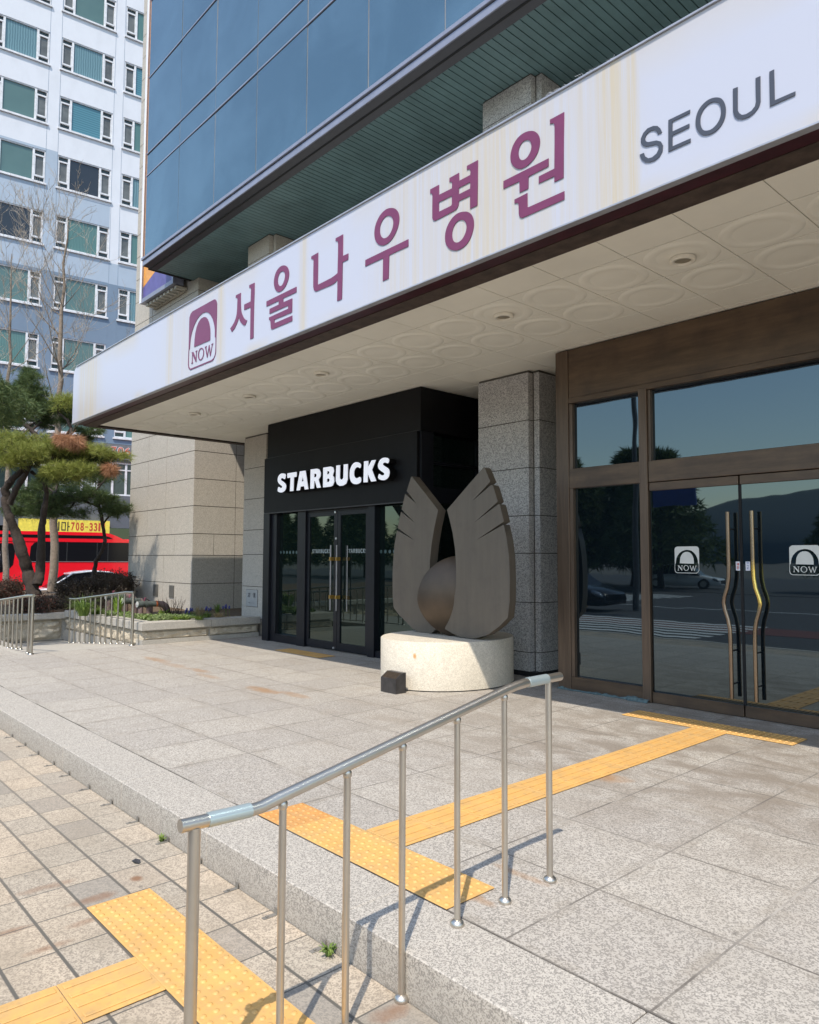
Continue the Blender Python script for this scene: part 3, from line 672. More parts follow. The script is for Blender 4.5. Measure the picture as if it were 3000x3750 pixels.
# green plastic film crumpled at the foot of the frame
GL = {"seo":[[[-7.724,4.567],[-7.607,4.566],[-7.605,4.439],[-7.597,4.37],[-7.58,4.319],[-7.554,4.277],[-7.523,4.241],[-7.487,4.212],[-7.447,4.195],[-7.492,4.145],[-7.53,4.158],[-7.575,4.19],[-7.617,4.231],[-7.644,4.279],[-7.663,4.242],[-7.697,4.204],[-7.742,4.168],[-7.806,4.141],[-7.847,4.192],[-7.795,4.217],[-7.75,4.247],[-7.716,4.286],[-7.695,4.333],[-7.687,4.393],[-7.685,4.465],[-7.683,4.501],[-7.689,4.523],[-7.703,4.534],[-7.727,4.536]],[[-7.413,4.604],[-7.294,4.6],[-7.292,4.477],[-7.295,4.403],[-7.297,4.303],[-7.299,4.104],[-7.297,3.956],[-7.371,3.955],[-7.372,4.121],[-7.374,4.333],[-7.521,4.337],[-7.522,4.402],[-7.375,4.401],[-7.371,4.509],[-7.369,4.539],[-7.375,4.558],[-7.389,4.569],[-7.41,4.568]]],"ul":[[[-6.671,4.618],[-6.624,4.596],[-6.589,4.559],[-6.57,4.516],[-6.57,4.469],[-6.59,4.423],[-6.627,4.381],[-6.677,4.353],[-6.728,4.343],[-6.776,4.347],[-6.82,4.37],[-6.856,4.412],[-6.874,4.46],[-6.875,4.504],[-6.86,4.553],[-6.831,4.593],[-6.783,4.62],[-6.727,4.628]],[[-6.7,4.56],[-6.669,4.545],[-6.65,4.516],[-6.648,4.482],[-6.662,4.448],[-6.687,4.417],[-6.717,4.402],[-6.747,4.405],[-6.778,4.428],[-6.795,4.462],[-6.796,4.501],[-6.781,4.535],[-6.756,4.559],[-6.726,4.565]],[[-7.025,4.309],[-6.422,4.31],[-6.423,4.25],[-6.678,4.253],[-6.675,4.208],[-6.501,4.205],[-6.502,4.057],[-6.514,4.053],[-6.85,4.059],[-6.849,4.017],[-6.497,4.017],[-6.495,3.958],[-6.891,3.959],[-6.909,3.963],[-6.923,3.98],[-6.931,4.035],[-6.934,4.06],[-6.944,4.074],[-6.964,4.081],[-6.965,4.111],[-6.578,4.112],[-6.58,4.147],[-6.957,4.15],[-6.956,4.206],[-6.769,4.206],[-6.768,4.249],[-7.024,4.25]]],"na":[[[-6.153,4.555],[-6.032,4.558],[-6.031,4.405],[-6.033,4.23],[-6.025,4.22],[-5.798,4.225],[-5.748,4.232],[-5.696,4.244],[-5.691,4.413],[-5.691,4.535],[-5.696,4.564],[-5.709,4.574],[-5.733,4.579],[-5.732,4.609],[-5.611,4.609],[-5.612,4.392],[-5.523,4.389],[-5.526,4.329],[-5.614,4.33],[-5.616,4.148],[-5.62,3.962],[-5.698,3.963],[-5.695,4.08],[-5.697,4.181],[-5.721,4.163],[-5.756,4.155],[-5.806,4.152],[-6.055,4.159],[-6.077,4.165],[-6.099,4.185],[-6.111,4.22],[-6.113,4.386],[-6.111,4.493],[-6.118,4.514],[-6.127,4.521],[-6.152,4.526]]],"u":[[[-4.877,4.61],[-4.835,4.589],[-4.798,4.55],[-4.779,4.505],[-4.777,4.46],[-4.793,4.404],[-4.829,4.355],[-4.879,4.316],[-4.933,4.297],[-4.992,4.297],[-5.035,4.31],[-5.083,4.343],[-5.118,4.395],[-5.13,4.456],[-5.119,4.516],[-5.089,4.566],[-5.038,4.608],[-4.978,4.626],[-4.927,4.625]],[[-4.922,4.554],[-4.889,4.535],[-4.863,4.501],[-4.857,4.46],[-4.867,4.418],[-4.896,4.381],[-4.933,4.359],[-4.98,4.358],[-5.014,4.377],[-5.04,4.409],[-5.05,4.452],[-5.045,4.496],[-5.024,4.532],[-4.99,4.556],[-4.952,4.562]],[[-5.258,4.242],[-4.655,4.245],[-4.655,4.181],[-4.913,4.182],[-4.92,3.966],[-5.002,3.966],[-4.999,4.181],[-5.26,4.181]]],"byeong":[[[-4.379,4.591],[-4.271,4.591],[-4.271,4.503],[-4.119,4.501],[-4.116,4.535],[-4.119,4.554],[-4.127,4.562],[-4.148,4.566],[-4.147,4.6],[-4.037,4.602],[-4.035,4.533],[-3.911,4.533],[-3.908,4.558],[-3.912,4.578],[-3.925,4.589],[-3.949,4.591],[-3.948,4.624],[-3.827,4.623],[-3.83,4.443],[-3.835,4.253],[-3.914,4.252],[-3.914,4.362],[-4.04,4.363],[-4.041,4.338],[-4.05,4.319],[-4.066,4.305],[-4.091,4.3],[-4.301,4.294],[-4.324,4.296],[-4.342,4.308],[-4.352,4.33],[-4.352,4.436],[-4.35,4.52],[-4.354,4.542],[-4.363,4.551],[-4.379,4.555]],[[-4.272,4.439],[-4.12,4.438],[-4.119,4.367],[-4.127,4.356],[-4.271,4.356]],[[-4.039,4.474],[-3.911,4.474],[-3.913,4.42],[-4.039,4.42]],[[-3.977,4.253],[-3.939,4.237],[-3.902,4.206],[-3.879,4.164],[-3.871,4.113],[-3.879,4.069],[-3.903,4.017],[-3.94,3.978],[-3.988,3.957],[-4.042,3.952],[-4.091,3.962],[-4.136,3.984],[-4.172,4.02],[-4.195,4.064],[-4.2,4.108],[-4.195,4.151],[-4.175,4.194],[-4.141,4.231],[-4.091,4.259],[-4.036,4.266]],[[-4.009,4.195],[-3.982,4.182],[-3.961,4.156],[-3.951,4.121],[-3.956,4.087],[-3.977,4.05],[-4.007,4.025],[-4.042,4.017],[-4.072,4.023],[-4.1,4.044],[-4.115,4.075],[-4.118,4.113],[-4.111,4.147],[-4.091,4.177],[-4.064,4.196],[-4.036,4.201]]],"won":[[[-3.288,4.626],[-3.259,4.609],[-3.232,4.58],[-3.215,4.546],[-3.209,4.511],[-3.216,4.469],[-3.233,4.432],[-3.265,4.4],[-3.305,4.38],[-3.351,4.37],[-3.391,4.373],[-3.427,4.388],[-3.461,4.419],[-3.486,4.459],[-3.494,4.504],[-3.487,4.547],[-3.467,4.589],[-3.431,4.624],[-3.384,4.641],[-3.333,4.64]],[[-3.329,4.574],[-3.309,4.562],[-3.293,4.535],[-3.288,4.504],[-3.297,4.471],[-3.317,4.447],[-3.34,4.433],[-3.368,4.431],[-3.391,4.443],[-3.408,4.468],[-3.415,4.5],[-3.412,4.528],[-3.4,4.556],[-3.379,4.575],[-3.354,4.58]],[[-3.563,4.345],[-3.134,4.349],[-3.135,4.29],[-3.319,4.285],[-3.322,4.194],[-3.405,4.194],[-3.406,4.282],[-3.564,4.284]],[[-3.119,4.634],[-2.994,4.634],[-3.001,4.361],[-3.005,4.153],[-3.085,4.151],[-3.085,4.195],[-3.225,4.195],[-3.224,4.248],[-3.084,4.251],[-3.08,4.435],[-3.079,4.57],[-3.083,4.586],[-3.094,4.597],[-3.106,4.6],[-3.119,4.602]],[[-3.455,4.158],[-3.331,4.163],[-3.331,4.056],[-3.323,4.05],[-2.999,4.051],[-3.0,3.991],[-3.359,3.989],[-3.379,3.988],[-3.397,3.996],[-3.409,4.013],[-3.414,4.039],[-3.415,4.101],[-3.419,4.115],[-3.432,4.125],[-3.455,4.128]]],"logo":[[[-8.96,4.177],[-8.958,4.38],[-8.959,4.547],[-8.956,4.599],[-8.927,4.639],[-8.877,4.662],[-8.284,4.664],[-8.252,4.659],[-8.218,4.633],[-8.198,4.594],[-8.195,4.429],[-8.199,4.296],[-8.2,4.162],[-8.2,3.974],[-8.22,3.934],[-8.26,3.897],[-8.287,3.885],[-8.889,3.886],[-8.925,3.9],[-8.952,3.924],[-8.968,3.975],[-8.965,4.073]],[[-8.929,4.17],[-8.922,4.239],[-8.906,4.321],[-8.868,4.398],[-8.811,4.464],[-8.743,4.518],[-8.664,4.55],[-8.576,4.566],[-8.498,4.558],[-8.42,4.531],[-8.361,4.489],[-8.302,4.42],[-8.256,4.332],[-8.237,4.26],[-8.235,4.174],[-8.216,4.165],[-8.212,4.075],[-8.215,3.978],[-8.23,3.945],[-8.261,3.915],[-8.307,3.902],[-8.869,3.903],[-8.905,3.908],[-8.932,3.93],[-8.95,3.971],[-8.953,4.071],[-8.947,4.167]],[[-8.801,4.171],[-8.791,4.272],[-8.775,4.348],[-8.738,4.423],[-8.69,4.473],[-8.623,4.503],[-8.544,4.506],[-8.485,4.488],[-8.435,4.448],[-8.395,4.388],[-8.367,4.313],[-8.36,4.243],[-8.361,4.164]],[[-8.866,4.114],[-8.824,4.112],[-8.74,4.008],[-8.74,4.088],[-8.755,4.098],[-8.758,4.11],[-8.71,4.109],[-8.712,4.096],[-8.727,4.092],[-8.728,3.964],[-8.743,3.961],[-8.844,4.081],[-8.839,3.979],[-8.824,3.972],[-8.828,3.963],[-8.874,3.963],[-8.872,3.972],[-8.857,3.978],[-8.851,4.097],[-8.869,4.105]],[[-8.594,4.118],[-8.549,4.098],[-8.521,4.06],[-8.521,4.019],[-8.544,3.978],[-8.587,3.957],[-8.626,3.959],[-8.661,3.979],[-8.686,4.021],[-8.685,4.062],[-8.667,4.096],[-8.634,4.116]],[[-8.599,4.106],[-8.564,4.092],[-8.541,4.06],[-8.541,4.018],[-8.564,3.986],[-8.597,3.97],[-8.627,3.974],[-8.647,3.994],[-8.662,4.034],[-8.656,4.075],[-8.633,4.102]],[[-8.499,4.108],[-8.453,4.11],[-8.453,4.097],[-8.467,4.095],[-8.424,3.99],[-8.391,4.105],[-8.377,4.107],[-8.343,3.991],[-8.31,4.088],[-8.325,4.097],[-8.323,4.106],[-8.277,4.108],[-8.28,4.095],[-8.292,4.095],[-8.342,3.957],[-8.356,3.96],[-8.385,4.067],[-8.424,3.956],[-8.437,3.958],[-8.484,4.089],[-8.496,4.096]]],"S":[[[-2.248,4.151],[-2.276,4.151],[-2.285,4.175],[-2.301,4.189],[-2.328,4.197],[-2.355,4.187],[-2.367,4.164],[-2.362,4.143],[-2.346,4.129],[-2.286,4.114],[-2.257,4.094],[-2.243,4.063],[-2.247,4.027],[-2.269,3.998],[-2.302,3.987],[-2.338,3.991],[-2.368,4.003],[-2.392,4.03],[-2.407,4.07],[-2.377,4.07],[-2.368,4.043],[-2.345,4.02],[-2.318,4.016],[-2.288,4.028],[-2.273,4.05],[-2.274,4.073],[-2.29,4.088],[-2.36,4.104],[-2.383,4.12],[-2.396,4.145],[-2.396,4.173],[-2.378,4.204],[-2.347,4.222],[-2.307,4.22],[-2.278,4.207],[-2.259,4.182]]],"E":[[[-2.203,4.211],[-2.059,4.213],[-2.06,4.191],[-2.176,4.189],[-2.177,4.125],[-2.066,4.126],[-2.066,4.102],[-2.178,4.099],[-2.179,4.029],[-2.06,4.029],[-2.06,4.006],[-2.207,4.005]]],"O":[[[-1.885,4.209],[-1.857,4.185],[-1.841,4.141],[-1.838,4.099],[-1.846,4.056],[-1.872,4.021],[-1.908,4.001],[-1.949,4.0],[-1.984,4.014],[-2.01,4.044],[-2.026,4.09],[-2.027,4.126],[-2.016,4.17],[-1.992,4.201],[-1.955,4.22],[-1.92,4.221]],[[-1.903,4.189],[-1.88,4.171],[-1.868,4.137],[-1.867,4.101],[-1.877,4.064],[-1.901,4.039],[-1.93,4.026],[-1.966,4.034],[-1.986,4.054],[-1.997,4.092],[-1.996,4.131],[-1.983,4.167],[-1.956,4.19],[-1.926,4.196]]],"U":[[[-1.794,4.216],[-1.766,4.214],[-1.769,4.072],[-1.761,4.052],[-1.745,4.033],[-1.721,4.027],[-1.691,4.033],[-1.671,4.05],[-1.664,4.075],[-1.663,4.216],[-1.636,4.215],[-1.639,4.063],[-1.648,4.038],[-1.672,4.016],[-1.705,4.002],[-1.743,4.006],[-1.771,4.02],[-1.787,4.04],[-1.796,4.074]]],"L":[[[-1.586,4.215],[-1.56,4.216],[-1.561,4.034],[-1.451,4.033],[-1.452,4.012],[-1.588,4.01]]],"C0":[[[-10.388,2.75],[-10.435,2.775],[-10.481,2.785],[-10.519,2.769],[-10.502,2.743],[-10.421,2.712],[-10.357,2.669],[-10.344,2.625],[-10.372,2.571],[-10.44,2.542],[-10.52,2.539],[-10.606,2.568],[-10.581,2.644],[-10.534,2.623],[-10.487,2.613],[-10.453,2.623],[-10.465,2.646],[-10.524,2.675],[-10.587,2.712],[-10.608,2.77],[-10.581,2.825],[-10.517,2.857],[-10.448,2.86],[-10.352,2.837]]],"C1":[[[-10.307,2.846],[-10.039,2.848],[-10.042,2.768],[-10.118,2.768],[-10.126,2.542],[-10.221,2.542],[-10.209,2.77],[-10.305,2.769]]],"C2":[[[-9.938,2.847],[-9.784,2.847],[-9.698,2.543],[-9.792,2.541],[-9.808,2.599],[-9.919,2.597],[-9.937,2.541],[-10.027,2.542]],[[-9.85,2.771],[-9.827,2.679],[-9.891,2.677]]],"C3":[[[-9.632,2.851],[-9.458,2.849],[-9.397,2.83],[-9.362,2.777],[-9.371,2.72],[-9.42,2.674],[-9.357,2.543],[-9.451,2.543],[-9.509,2.662],[-9.535,2.662],[-9.543,2.542],[-9.635,2.543]],[[-9.542,2.775],[-9.487,2.774],[-9.466,2.751],[-9.479,2.719],[-9.54,2.716]]],"C4":[[[-9.288,2.849],[-9.092,2.849],[-9.034,2.83],[-9.014,2.776],[-9.045,2.705],[-9.012,2.679],[-9.005,2.61],[-9.039,2.555],[-9.096,2.54],[-9.288,2.541]],[[-9.188,2.786],[-9.143,2.785],[-9.125,2.763],[-9.142,2.736],[-9.193,2.734]],[[-9.192,2.67],[-9.137,2.668],[-9.113,2.643],[-9.136,2.617],[-9.195,2.616]]],"C5":[[[-8.949,2.85],[-8.86,2.85],[-8.864,2.656],[-8.842,2.629],[-8.795,2.625],[-8.768,2.648],[-8.762,2.85],[-8.666,2.848],[-8.67,2.618],[-8.702,2.559],[-8.775,2.533],[-8.859,2.533],[-8.925,2.564],[-8.958,2.618]]],"C6":[[[-8.345,2.822],[-8.365,2.753],[-8.418,2.783],[-8.471,2.779],[-8.515,2.738],[-8.517,2.672],[-8.495,2.632],[-8.442,2.611],[-8.354,2.637],[-8.341,2.559],[-8.397,2.533],[-8.476,2.528],[-8.557,2.553],[-8.603,2.612],[-8.616,2.68],[-8.605,2.768],[-8.543,2.841],[-8.454,2.863]]],"C7":[[[-8.275,2.85],[-8.181,2.848],[-8.183,2.752],[-8.1,2.847],[-8.011,2.846],[-8.098,2.712],[-7.999,2.542],[-8.108,2.541],[-8.191,2.672],[-8.193,2.54],[-8.284,2.543]]],"C8":[[[-7.714,2.83],[-7.737,2.767],[-7.794,2.789],[-7.842,2.79],[-7.862,2.766],[-7.809,2.734],[-7.728,2.695],[-7.707,2.652],[-7.72,2.585],[-7.775,2.547],[-7.856,2.537],[-7.958,2.572],[-7.936,2.643],[-7.889,2.615],[-7.84,2.608],[-7.808,2.624],[-7.833,2.649],[-7.907,2.685],[-7.953,2.726],[-7.957,2.775],[-7.924,2.83],[-7.859,2.859],[-7.778,2.857]]],"wingR":[[[-6.086,2.015],[-5.508,2.468],[-5.482,2.449],[-5.406,2.299],[-5.68,2.095],[-5.389,2.262],[-5.364,2.245],[-5.297,2.069],[-5.649,1.849],[-5.287,2.04],[-5.266,2.03],[-5.21,1.846],[-5.614,1.651],[-5.213,1.812],[-5.171,1.659],[-5.14,1.473],[-5.13,1.227],[-5.135,0.983],[-5.16,0.804],[-5.282,0.704],[-5.447,0.599],[-5.652,0.539],[-5.865,0.541],[-5.992,0.57],[-6.114,0.613],[-6.086,0.887],[-6.058,0.918],[-5.992,0.958],[-5.955,1.025],[-5.937,1.144],[-5.937,1.342],[-5.952,1.54],[-5.992,1.74],[-6.049,1.916]]],"wingL":[[[-6.78,2.474],[-6.307,2.026],[-6.37,1.821],[-6.42,1.614],[-6.449,1.405],[-6.449,1.198],[-6.388,0.993],[-6.29,0.861],[-6.309,0.615],[-6.427,0.534],[-6.527,0.524],[-6.629,0.53],[-6.753,0.563],[-6.881,0.646],[-7.022,0.73],[-7.118,0.812],[-7.139,0.964],[-7.142,1.256],[-7.132,1.402],[-7.106,1.622],[-7.059,1.8],[-6.738,1.672],[-7.048,1.831],[-6.983,2.036],[-6.729,1.889],[-6.972,2.065],[-6.904,2.261],[-6.694,2.123],[-6.876,2.297],[-6.795,2.465]]]}
def scale_poly(polys, x0, z0, h, keep=1.0):
    a = [p for q in polys for p in q]; ax0 = min(p[0] for p in a); az0 = min(p[1] for p in a); hh = max(p[1] for p in a)-az0
    ww = max(p[0] for p in a)-ax0
    return [[(x0+(p[0]-ax0)*h/hh*keep, z0+(p[1]-az0)*h/hh) for p in q] for q in polys]
def handle_path(cx, y, s, zt=1.88, zb=.17):
    return [(cx, y, zt), (cx, y, 1.40), (cx+s*.003, y, 1.27), (cx+s*.018, y, 1.18), (cx+s*.045, y, 1.10), (cx+s*.056, y, 1.04), (cx+s*.045, y, .98), (cx+s*.018, y, .89), (cx+s*.003, y, .80), (cx, y, .70), (cx, y, zb)]
def brass_mat():
    s = S('bar_worn_to_brass', rough=.25, metal=1)
    z = s.xyz()['z']; f = s.m_('MULTIPLY', s.ramp(z, .98, 1.06), s.ramp(z, 1.45, 1.34))
    s.set('Base Color', s.mix(f, (.30, .23, .165), (.75, .52, .15))); return s.m
MT['brass_bar'] = brass_mat()
for (x0, x1, hx, sg, mt) in ((-3.858, -2.952, -3.028, -1, 'handle'), (-2.938, -2.022, -2.808, 1, 'brass_bar')):
    d = pane(x0+.003, x1-.003, .105, 2.14, 6.829, 'door_glass', HB, 'entrance_door')
    for z0, z1 in ((2.135, 2.218), (.005, .11)):
        D = MB(); D.box(x0, x1, 6.81, 6.86, z0, z1, .003); D.build('door_rail', MT['bronze'], d)
    m = MB(); m.tube(handle_path(hx, 6.745, sg), .0185, 12); hd = m.build('handle', MT[mt], d)
    m = MB()
    for zz in (1.72, .60, .3): m.tube([(hx, 6.75, zz), (hx, 6.83, zz)], .008, 8)
    m.build('handle_fixing', MT['dark'], hd)
    m = MB(); e = x1 if sg < 0 else x0; m.box(e-.006, e+.006, 6.822, 6.845, .11, 2.135); m.build('glass_edge', MT['dark'], d)
    # logo decal: cream arch over NOW
    lx = -3.603 if sg < 0 else -2.528
    polys = scale_poly(GL['logo'], lx, 1.303, .262)
    w0 = max(p[0] for q in polys for p in q)-lx
    k = .254/w0
    polys = [[(lx+(p[0]-lx)*k, p[1]) for p in q] for q in polys]
    me = poly_mesh('logo_decal', polys, .001, lambda a, b, c: Vector((a, 6.826-c, b)))
    o = link_mesh('logo_decal', me, MT['decal'], d)
    sx = -2.998 if sg < 0 else -2.908
    m = MB(); m.box(sx, sx+.04, 6.826, 6.828, 1.337, 1.42); st = m.build('door_sticker', MT['white'], d)
    m = MB(); col = 'sticker_red' if sg < 0 else 'sticker_blue'
    if sg < 0:
        strokes(m, [(.1, 1, .1, .2), (.1, .6, .5, .6), (.5, 1, .5, .2), (.75, 1, .75, .1), (.95, 1, .95, .1), (.75, .6, .95, .6)], sx+.010, 1.382, .02, .024, 6.8245, .003)
        strokes(m, [(.1, 1, .9, 1), (.1, .6, .9, .6), (.1, 1, .1, .6), (.9, 1, .9, .6), (0, .4, 1, .4), (.5, .4, .5, .2), (.2, .25, .2, 0), (.2, 0, .9, 0)], sx+.010, 1.350, .02, .026, 6.8245, .003)
    else:
        strokes(m, [(.1, 1, .5, 1), (.1, .4, .5, .4), (.1, 1, .1, .4), (.5, 1, .5, .4), (.8, 1, .8, .2), (.8, .6, 1, .6)], sx+.010, 1.397, .02, .018, 6.8245, .0026)
        strokes(m, [(.3, 1, .0, .3), (.3, .8, .6, .3), (.85, 1, .85, .1)], sx+.010, 1.373, .02, .018, 6.8245, .0026)
        strokes(m, [(.2, 1, .8, 1), (.2, .5, .8, .5), (.2, 1, .2, .5), (.8, 1, .8, .5), (.5, .4, .5, .1), (0, .1, 1, .1)], sx+.010, 1.350, .02, .018, 6.8245, .0026)
    m.build('sticker_text', plain(col, (.7, .05, .05) if sg < 0 else (.05, .08, .4), .5).m, st)

# --- black cafe front
CF = MB(); CF.box(-11.235, -7.26, 6.80, 9.0, 3.205, 3.806); CF.box(-11.0, -7.52, 6.86, 8.9, 2.25, 3.2)
cf = CF.build('shopfront', MT['black'], HB); cf['label'] = 'matt black cafe front'
m = MB(); m.box(-11.275, -7.30, 6.765, 6.86, 2.235, 3.195, .003); m.build('sign_panel', MT['black'], cf)
m = MB(); m.box(-11.275, -7.28, 6.79, 6.80, 3.196, 3.206); m.box(-11.275, -7.30, 6.77, 6.82, 2.218, 2.233); m.build('panel_lip', plain('thin_black_lip', (.04, .04, .045), .4).m, cf)
m = MB(); F = .85
m.box(-11.36, -11.165, 6.815, 7.1, 0, 2.233, .003); m.box(-11.163, -11.0, 6.86, 7.1, 0, 2.233, .003)
m.box(-10.29, -10.06, 6.825, 7.0, 0, 2.22, .003); m.box(-8.425, -8.275, 6.825, 7.0, 0, 2.22, .003)
m.box(-11.0, -10.29, 6.85, 6.96, 0, .14, .003); m.box(-8.275, -7.36, 6.85, 6.96, 0, .10, .003); m.box(-7.40, -7.27, 6.82, 7.06, 0, 3.2, .003)
m.box(-10.06, -8.425, 6.86, 6.98, 2.185, 2.22)
# side return
m.box(-7.39, -7.31, 7.06, 9.0, 2.79, 2.81); m.box(-7.39, -7.31, 7.06, 9.0, 2.76, 2.785); m.box(-7.39, -7.31, 7.06, 9.0, 2.22, 2.44); m.box(-7.39, -7.31, 7.06, 9.0, 0, .12); m.box(-7.39, -7.32, 8.0, 8.06, 0, 3.2)
m.build('window_frame', MT['black_frame'], cf)
SG = MT['shop_glass']
for a, b, z0, z1 in ((-11.0, -10.29, .14, 2.22), (-8.275, -7.40, .10, 2.22)): pane(a, b, z0, z1, 6.93, 'shop_glass', cf, 'window_pane')
for z0, z1 in ((2.81, 3.18), (2.44, 2.76), (.12, 2.22)):
    m = MB(); m.box(-7.372, -7.36, 7.06, 9.0, z0, z1); m.build('side_pane', SG, cf)
lock = plain('chrome_lock', (.75, .75, .75), .25, .6).m
for i, (x0, x1) in enumerate(((-10.055, -9.225), (-9.215, -8.43))):
    D = MB(); sw = .10 if i == 0 else .10
    D.box(x0, x0+.07, 6.86, 6.91, .02, 2.18, .002); D.box(x1-.09, x1, 6.86, 6.91, .02, 2.18, .002)
    D.box(x0+.071, x1-.091, 6.862, 6.908, 2.115, 2.18); D.box(x0+.071, x1-.091, 6.862, 6.908, .02, .135)
    d = D.build('cafe_door', MT['black_frame'], HB)
    pane(x0+.07, x1-.09, .135, 2.115, 6.88, 'shop_glass', d, 'door_glass')
    for hx, hy in (((-9.312, 6.80), (-9.155, 6.80))[i:i+1] if True else ()):
        m = MB(); m.tube([(hx, hy, .63), (hx, hy, 1.645)], .0135, 10); h = m.build('handle', MT['grey_steel'], d)
        m = MB()
        for z in (1.43, .84): m.box(hx-.019, hx+.019, hy-.019, hy+.06, z-.028, z+.028, .002)
        m.build('handle_tape', MT['gold'], h)
    if i == 1:
        m = MB(); m.tube([(-8.945, 6.845, .63), (-8.945, 6.845, 1.635)], .009, 8); h = m.build('handle', MT['grey_steel'], d)
        m = MB()
        for z in (1.43, .84): m.box(-8.965, -8.925, 6.838, 6.878, z-.025, z+.025)
        m.build('handle_tape', plain('dim_tape', (.12, .075, .02), .5).m, h)
    # small lettering on the glass
    allp = [GL['C%d' % k] for k in range(9)]
    x00 = min(p[0] for g_ in allp for q in g_ for p in q); z00 = min(p[1] for g_ in allp for q in g_ for p in q)
    tx = (-9.925, -9.005)[i]; sc = .50/2.9*1.0; 
    m2 = None
    polys = [[(tx+(p[0]-x00)*sc, 1.518+(p[1]-z00)*.21) for p in q] for g_ in allp for q in g_]
    me = poly_mesh('door_lettering', polys, .001, lambda a, b, c: Vector((a, 6.877-c, b)))
    link_mesh('door_lettering', me, MT['decal_dim'], d)
    if i == 0:
        for (lx, lz) in ((-9.275, 2.165), (-9.245, 1.75), (-9.29, .05)):
            m = MB(); m.tube([(lx, 6.845, lz), (lx, 6.865, lz)], .018, 14); m.build('lock', lock, d)
m = MB()
for k in range(7):
    for base in (-10.955,):
        x = base+k*.098; m.tube([(x, 6.927, 1.54), (x, 6.9285, 1.54)], .027, 14, smooth=False)
for k in range(5):
    x = -8.24+k*.098; m.tube([(x, 6.927, 1.54), (x, 6.9285, 1.54)], .027, 14, smooth=False)
m.build('safety_dots', plain('translucent_dots', (.07, .12, .12), .5).m, cf)

# ------------------------------------------------------------------ signs
HS = thing('hospital_sign', 'long white stained sign on the canopy with plum Korean letters and SEOUL', 'sign', (-6, 4.2, 3.81))
rr = []
def arc(cx, cz, r, a0, a1, n=8): return [(cx+r*math.cos(R(a0+(a1-a0)*i/n)), cz+r*math.sin(R(a0+(a1-a0)*i/n))) for i in range(n+1)]
out = [(-13.56, 3.812), (6.0, 3.812), (6.0, 4.805)]+arc(-13.40, 4.645, .16, 90, 180)
me = poly_mesh('panel', [out], .05, lambda a, b, c: Vector((a, 4.21+c, b))); link_mesh('panel', me, MT['fascia'], HS)
m = MB(); m.box(-13.40, 6, 4.196, 4.262, 4.806, 4.822, .002); m.box(-13.56, 6, 4.20, 4.262, 3.797, 3.811, .002); m.build('edge_strip', plain('grey_sign_edge', (.45, .46, .50), .4, .4).m, HS)
m = MB()
rg = random.Random(9)
for k in range(16):
    x = rg.uniform(-3.15, -2.45) if k < 24 else rg.uniform(-2.3, -2.2); p = [(x, 4.21, 4.82)]
    for j in range(3): p.append((x+rg.uniform(-.05, .06), 4.21+rg.uniform(-.02, .02), 4.822+rg.uniform(.0, .018)))
    m.tube(p, .0014, 4, False)
m.build('torn_film', plain('torn_clear_film', (.6, .62, .65), .3).m, HS)
for key, nm in (('seo', 'letter'), ('ul', 'letter'), ('na', 'letter'), ('u', 'letter'), ('byeong', 'letter'), ('won', 'letter'), ('logo', 'logo'), ('S', 'letter'), ('E', 'letter'), ('O', 'letter'), ('U', 'letter'), ('L', 'letter')):
    P = GL[key]
    rnd = {'ul': (0, 1), 'u': (0, 1), 'byeong': (3, 4), 'won': (0, 1), 'O': (0, 1), 'logo': ()}.get(key, ())
    P = [smoothed(q, 2) if i in rnd else q for i, q in enumerate(P)]
    if key == 'S': P = [P[0]]
    me = poly_mesh(nm, P, .004, lambda a, b, c: Vector((a, 4.204+c, b)))
    link_mesh(nm, me, MT['purple'] if key not in 'SEOUL' else MT['letter_grey'], HS)
CS = thing('cafe_sign', 'white raised STARBUCKS lettering on the black cafe front', 'sign', (-9.15, 6.76, 2.53))
for k in range(9):
    P = GL['C%d' % k]
    P = [smoothed(q, 1) if k in (0, 6, 8) else q for q in P]
    me = poly_mesh('letter', P, .012, lambda a, b, c: Vector((a, 6.62+c, b))); l = link_mesh('letter', me, MT['letter_glow'], CS)
    me = poly_mesh('letter_side', P, .13, lambda a, b, c: Vector((a, 6.633+c, b))); link_mesh('letter_side', me, MT['black'], l)

AS = thing('lightbox_sign', 'large orange and purple lightbox sign on the stone tower wall', 'sign', (-16.7, 7.0, 7.7))
m = MB(); m.box(-17.60, -17.52, 6.96, 7.22, 7.70, 16); m.box(-15.80, -15.72, 6.96, 7.22, 7.70, 16); m.box(-17.52, -15.80, 6.96, 7.22, 7.70, 7.80); m.build('frame', MT['trim_grey'], AS)
m = MB(); m.box(-17.60, -17.50, 6.945, 6.958, 7.70, 16); m.build('white_edge', MT['white'], AS)
mp = MB(); 
mp.add([(-17.515, 7.0, 7.805), (-15.805, 7.0, 7.805), (-15.805, 7.0, 8.6), (-17.515, 7.0, 8.1)], [(0, 1, 2, 3)]); mp.build('purple_field', plain('violet_sign_face', (.13, .11, .33), .4).m, AS)
mp = MB(); mp.add([(-17.515, 7.0, 8.105), (-15.805, 7.0, 8.605), (-15.805, 7.0, 15.9), (-17.515, 7.0, 15.9)], [(0, 1, 2, 3)]); mp.build('orange_field', plain('orange_sign_face', (.85, .38, .08), .4).m, AS)
mp = MB(); mp.box(-17.5, -15.8, 7.01, 7.2, 7.81, 15.9); mp.build('backing', MT['trim_dark'], AS)
m = MB()
for k in range(9):
    x = -17.45+k*.2; m.box(x, x+.12, 7.05, 7.31, 7.62, 7.68)
m.box(-17.5, -15.8, 7.25, 7.30, 7.60, 7.625); m.build('bracket', plain('cream_bracket', (.5, .46, .38), .6).m, AS)

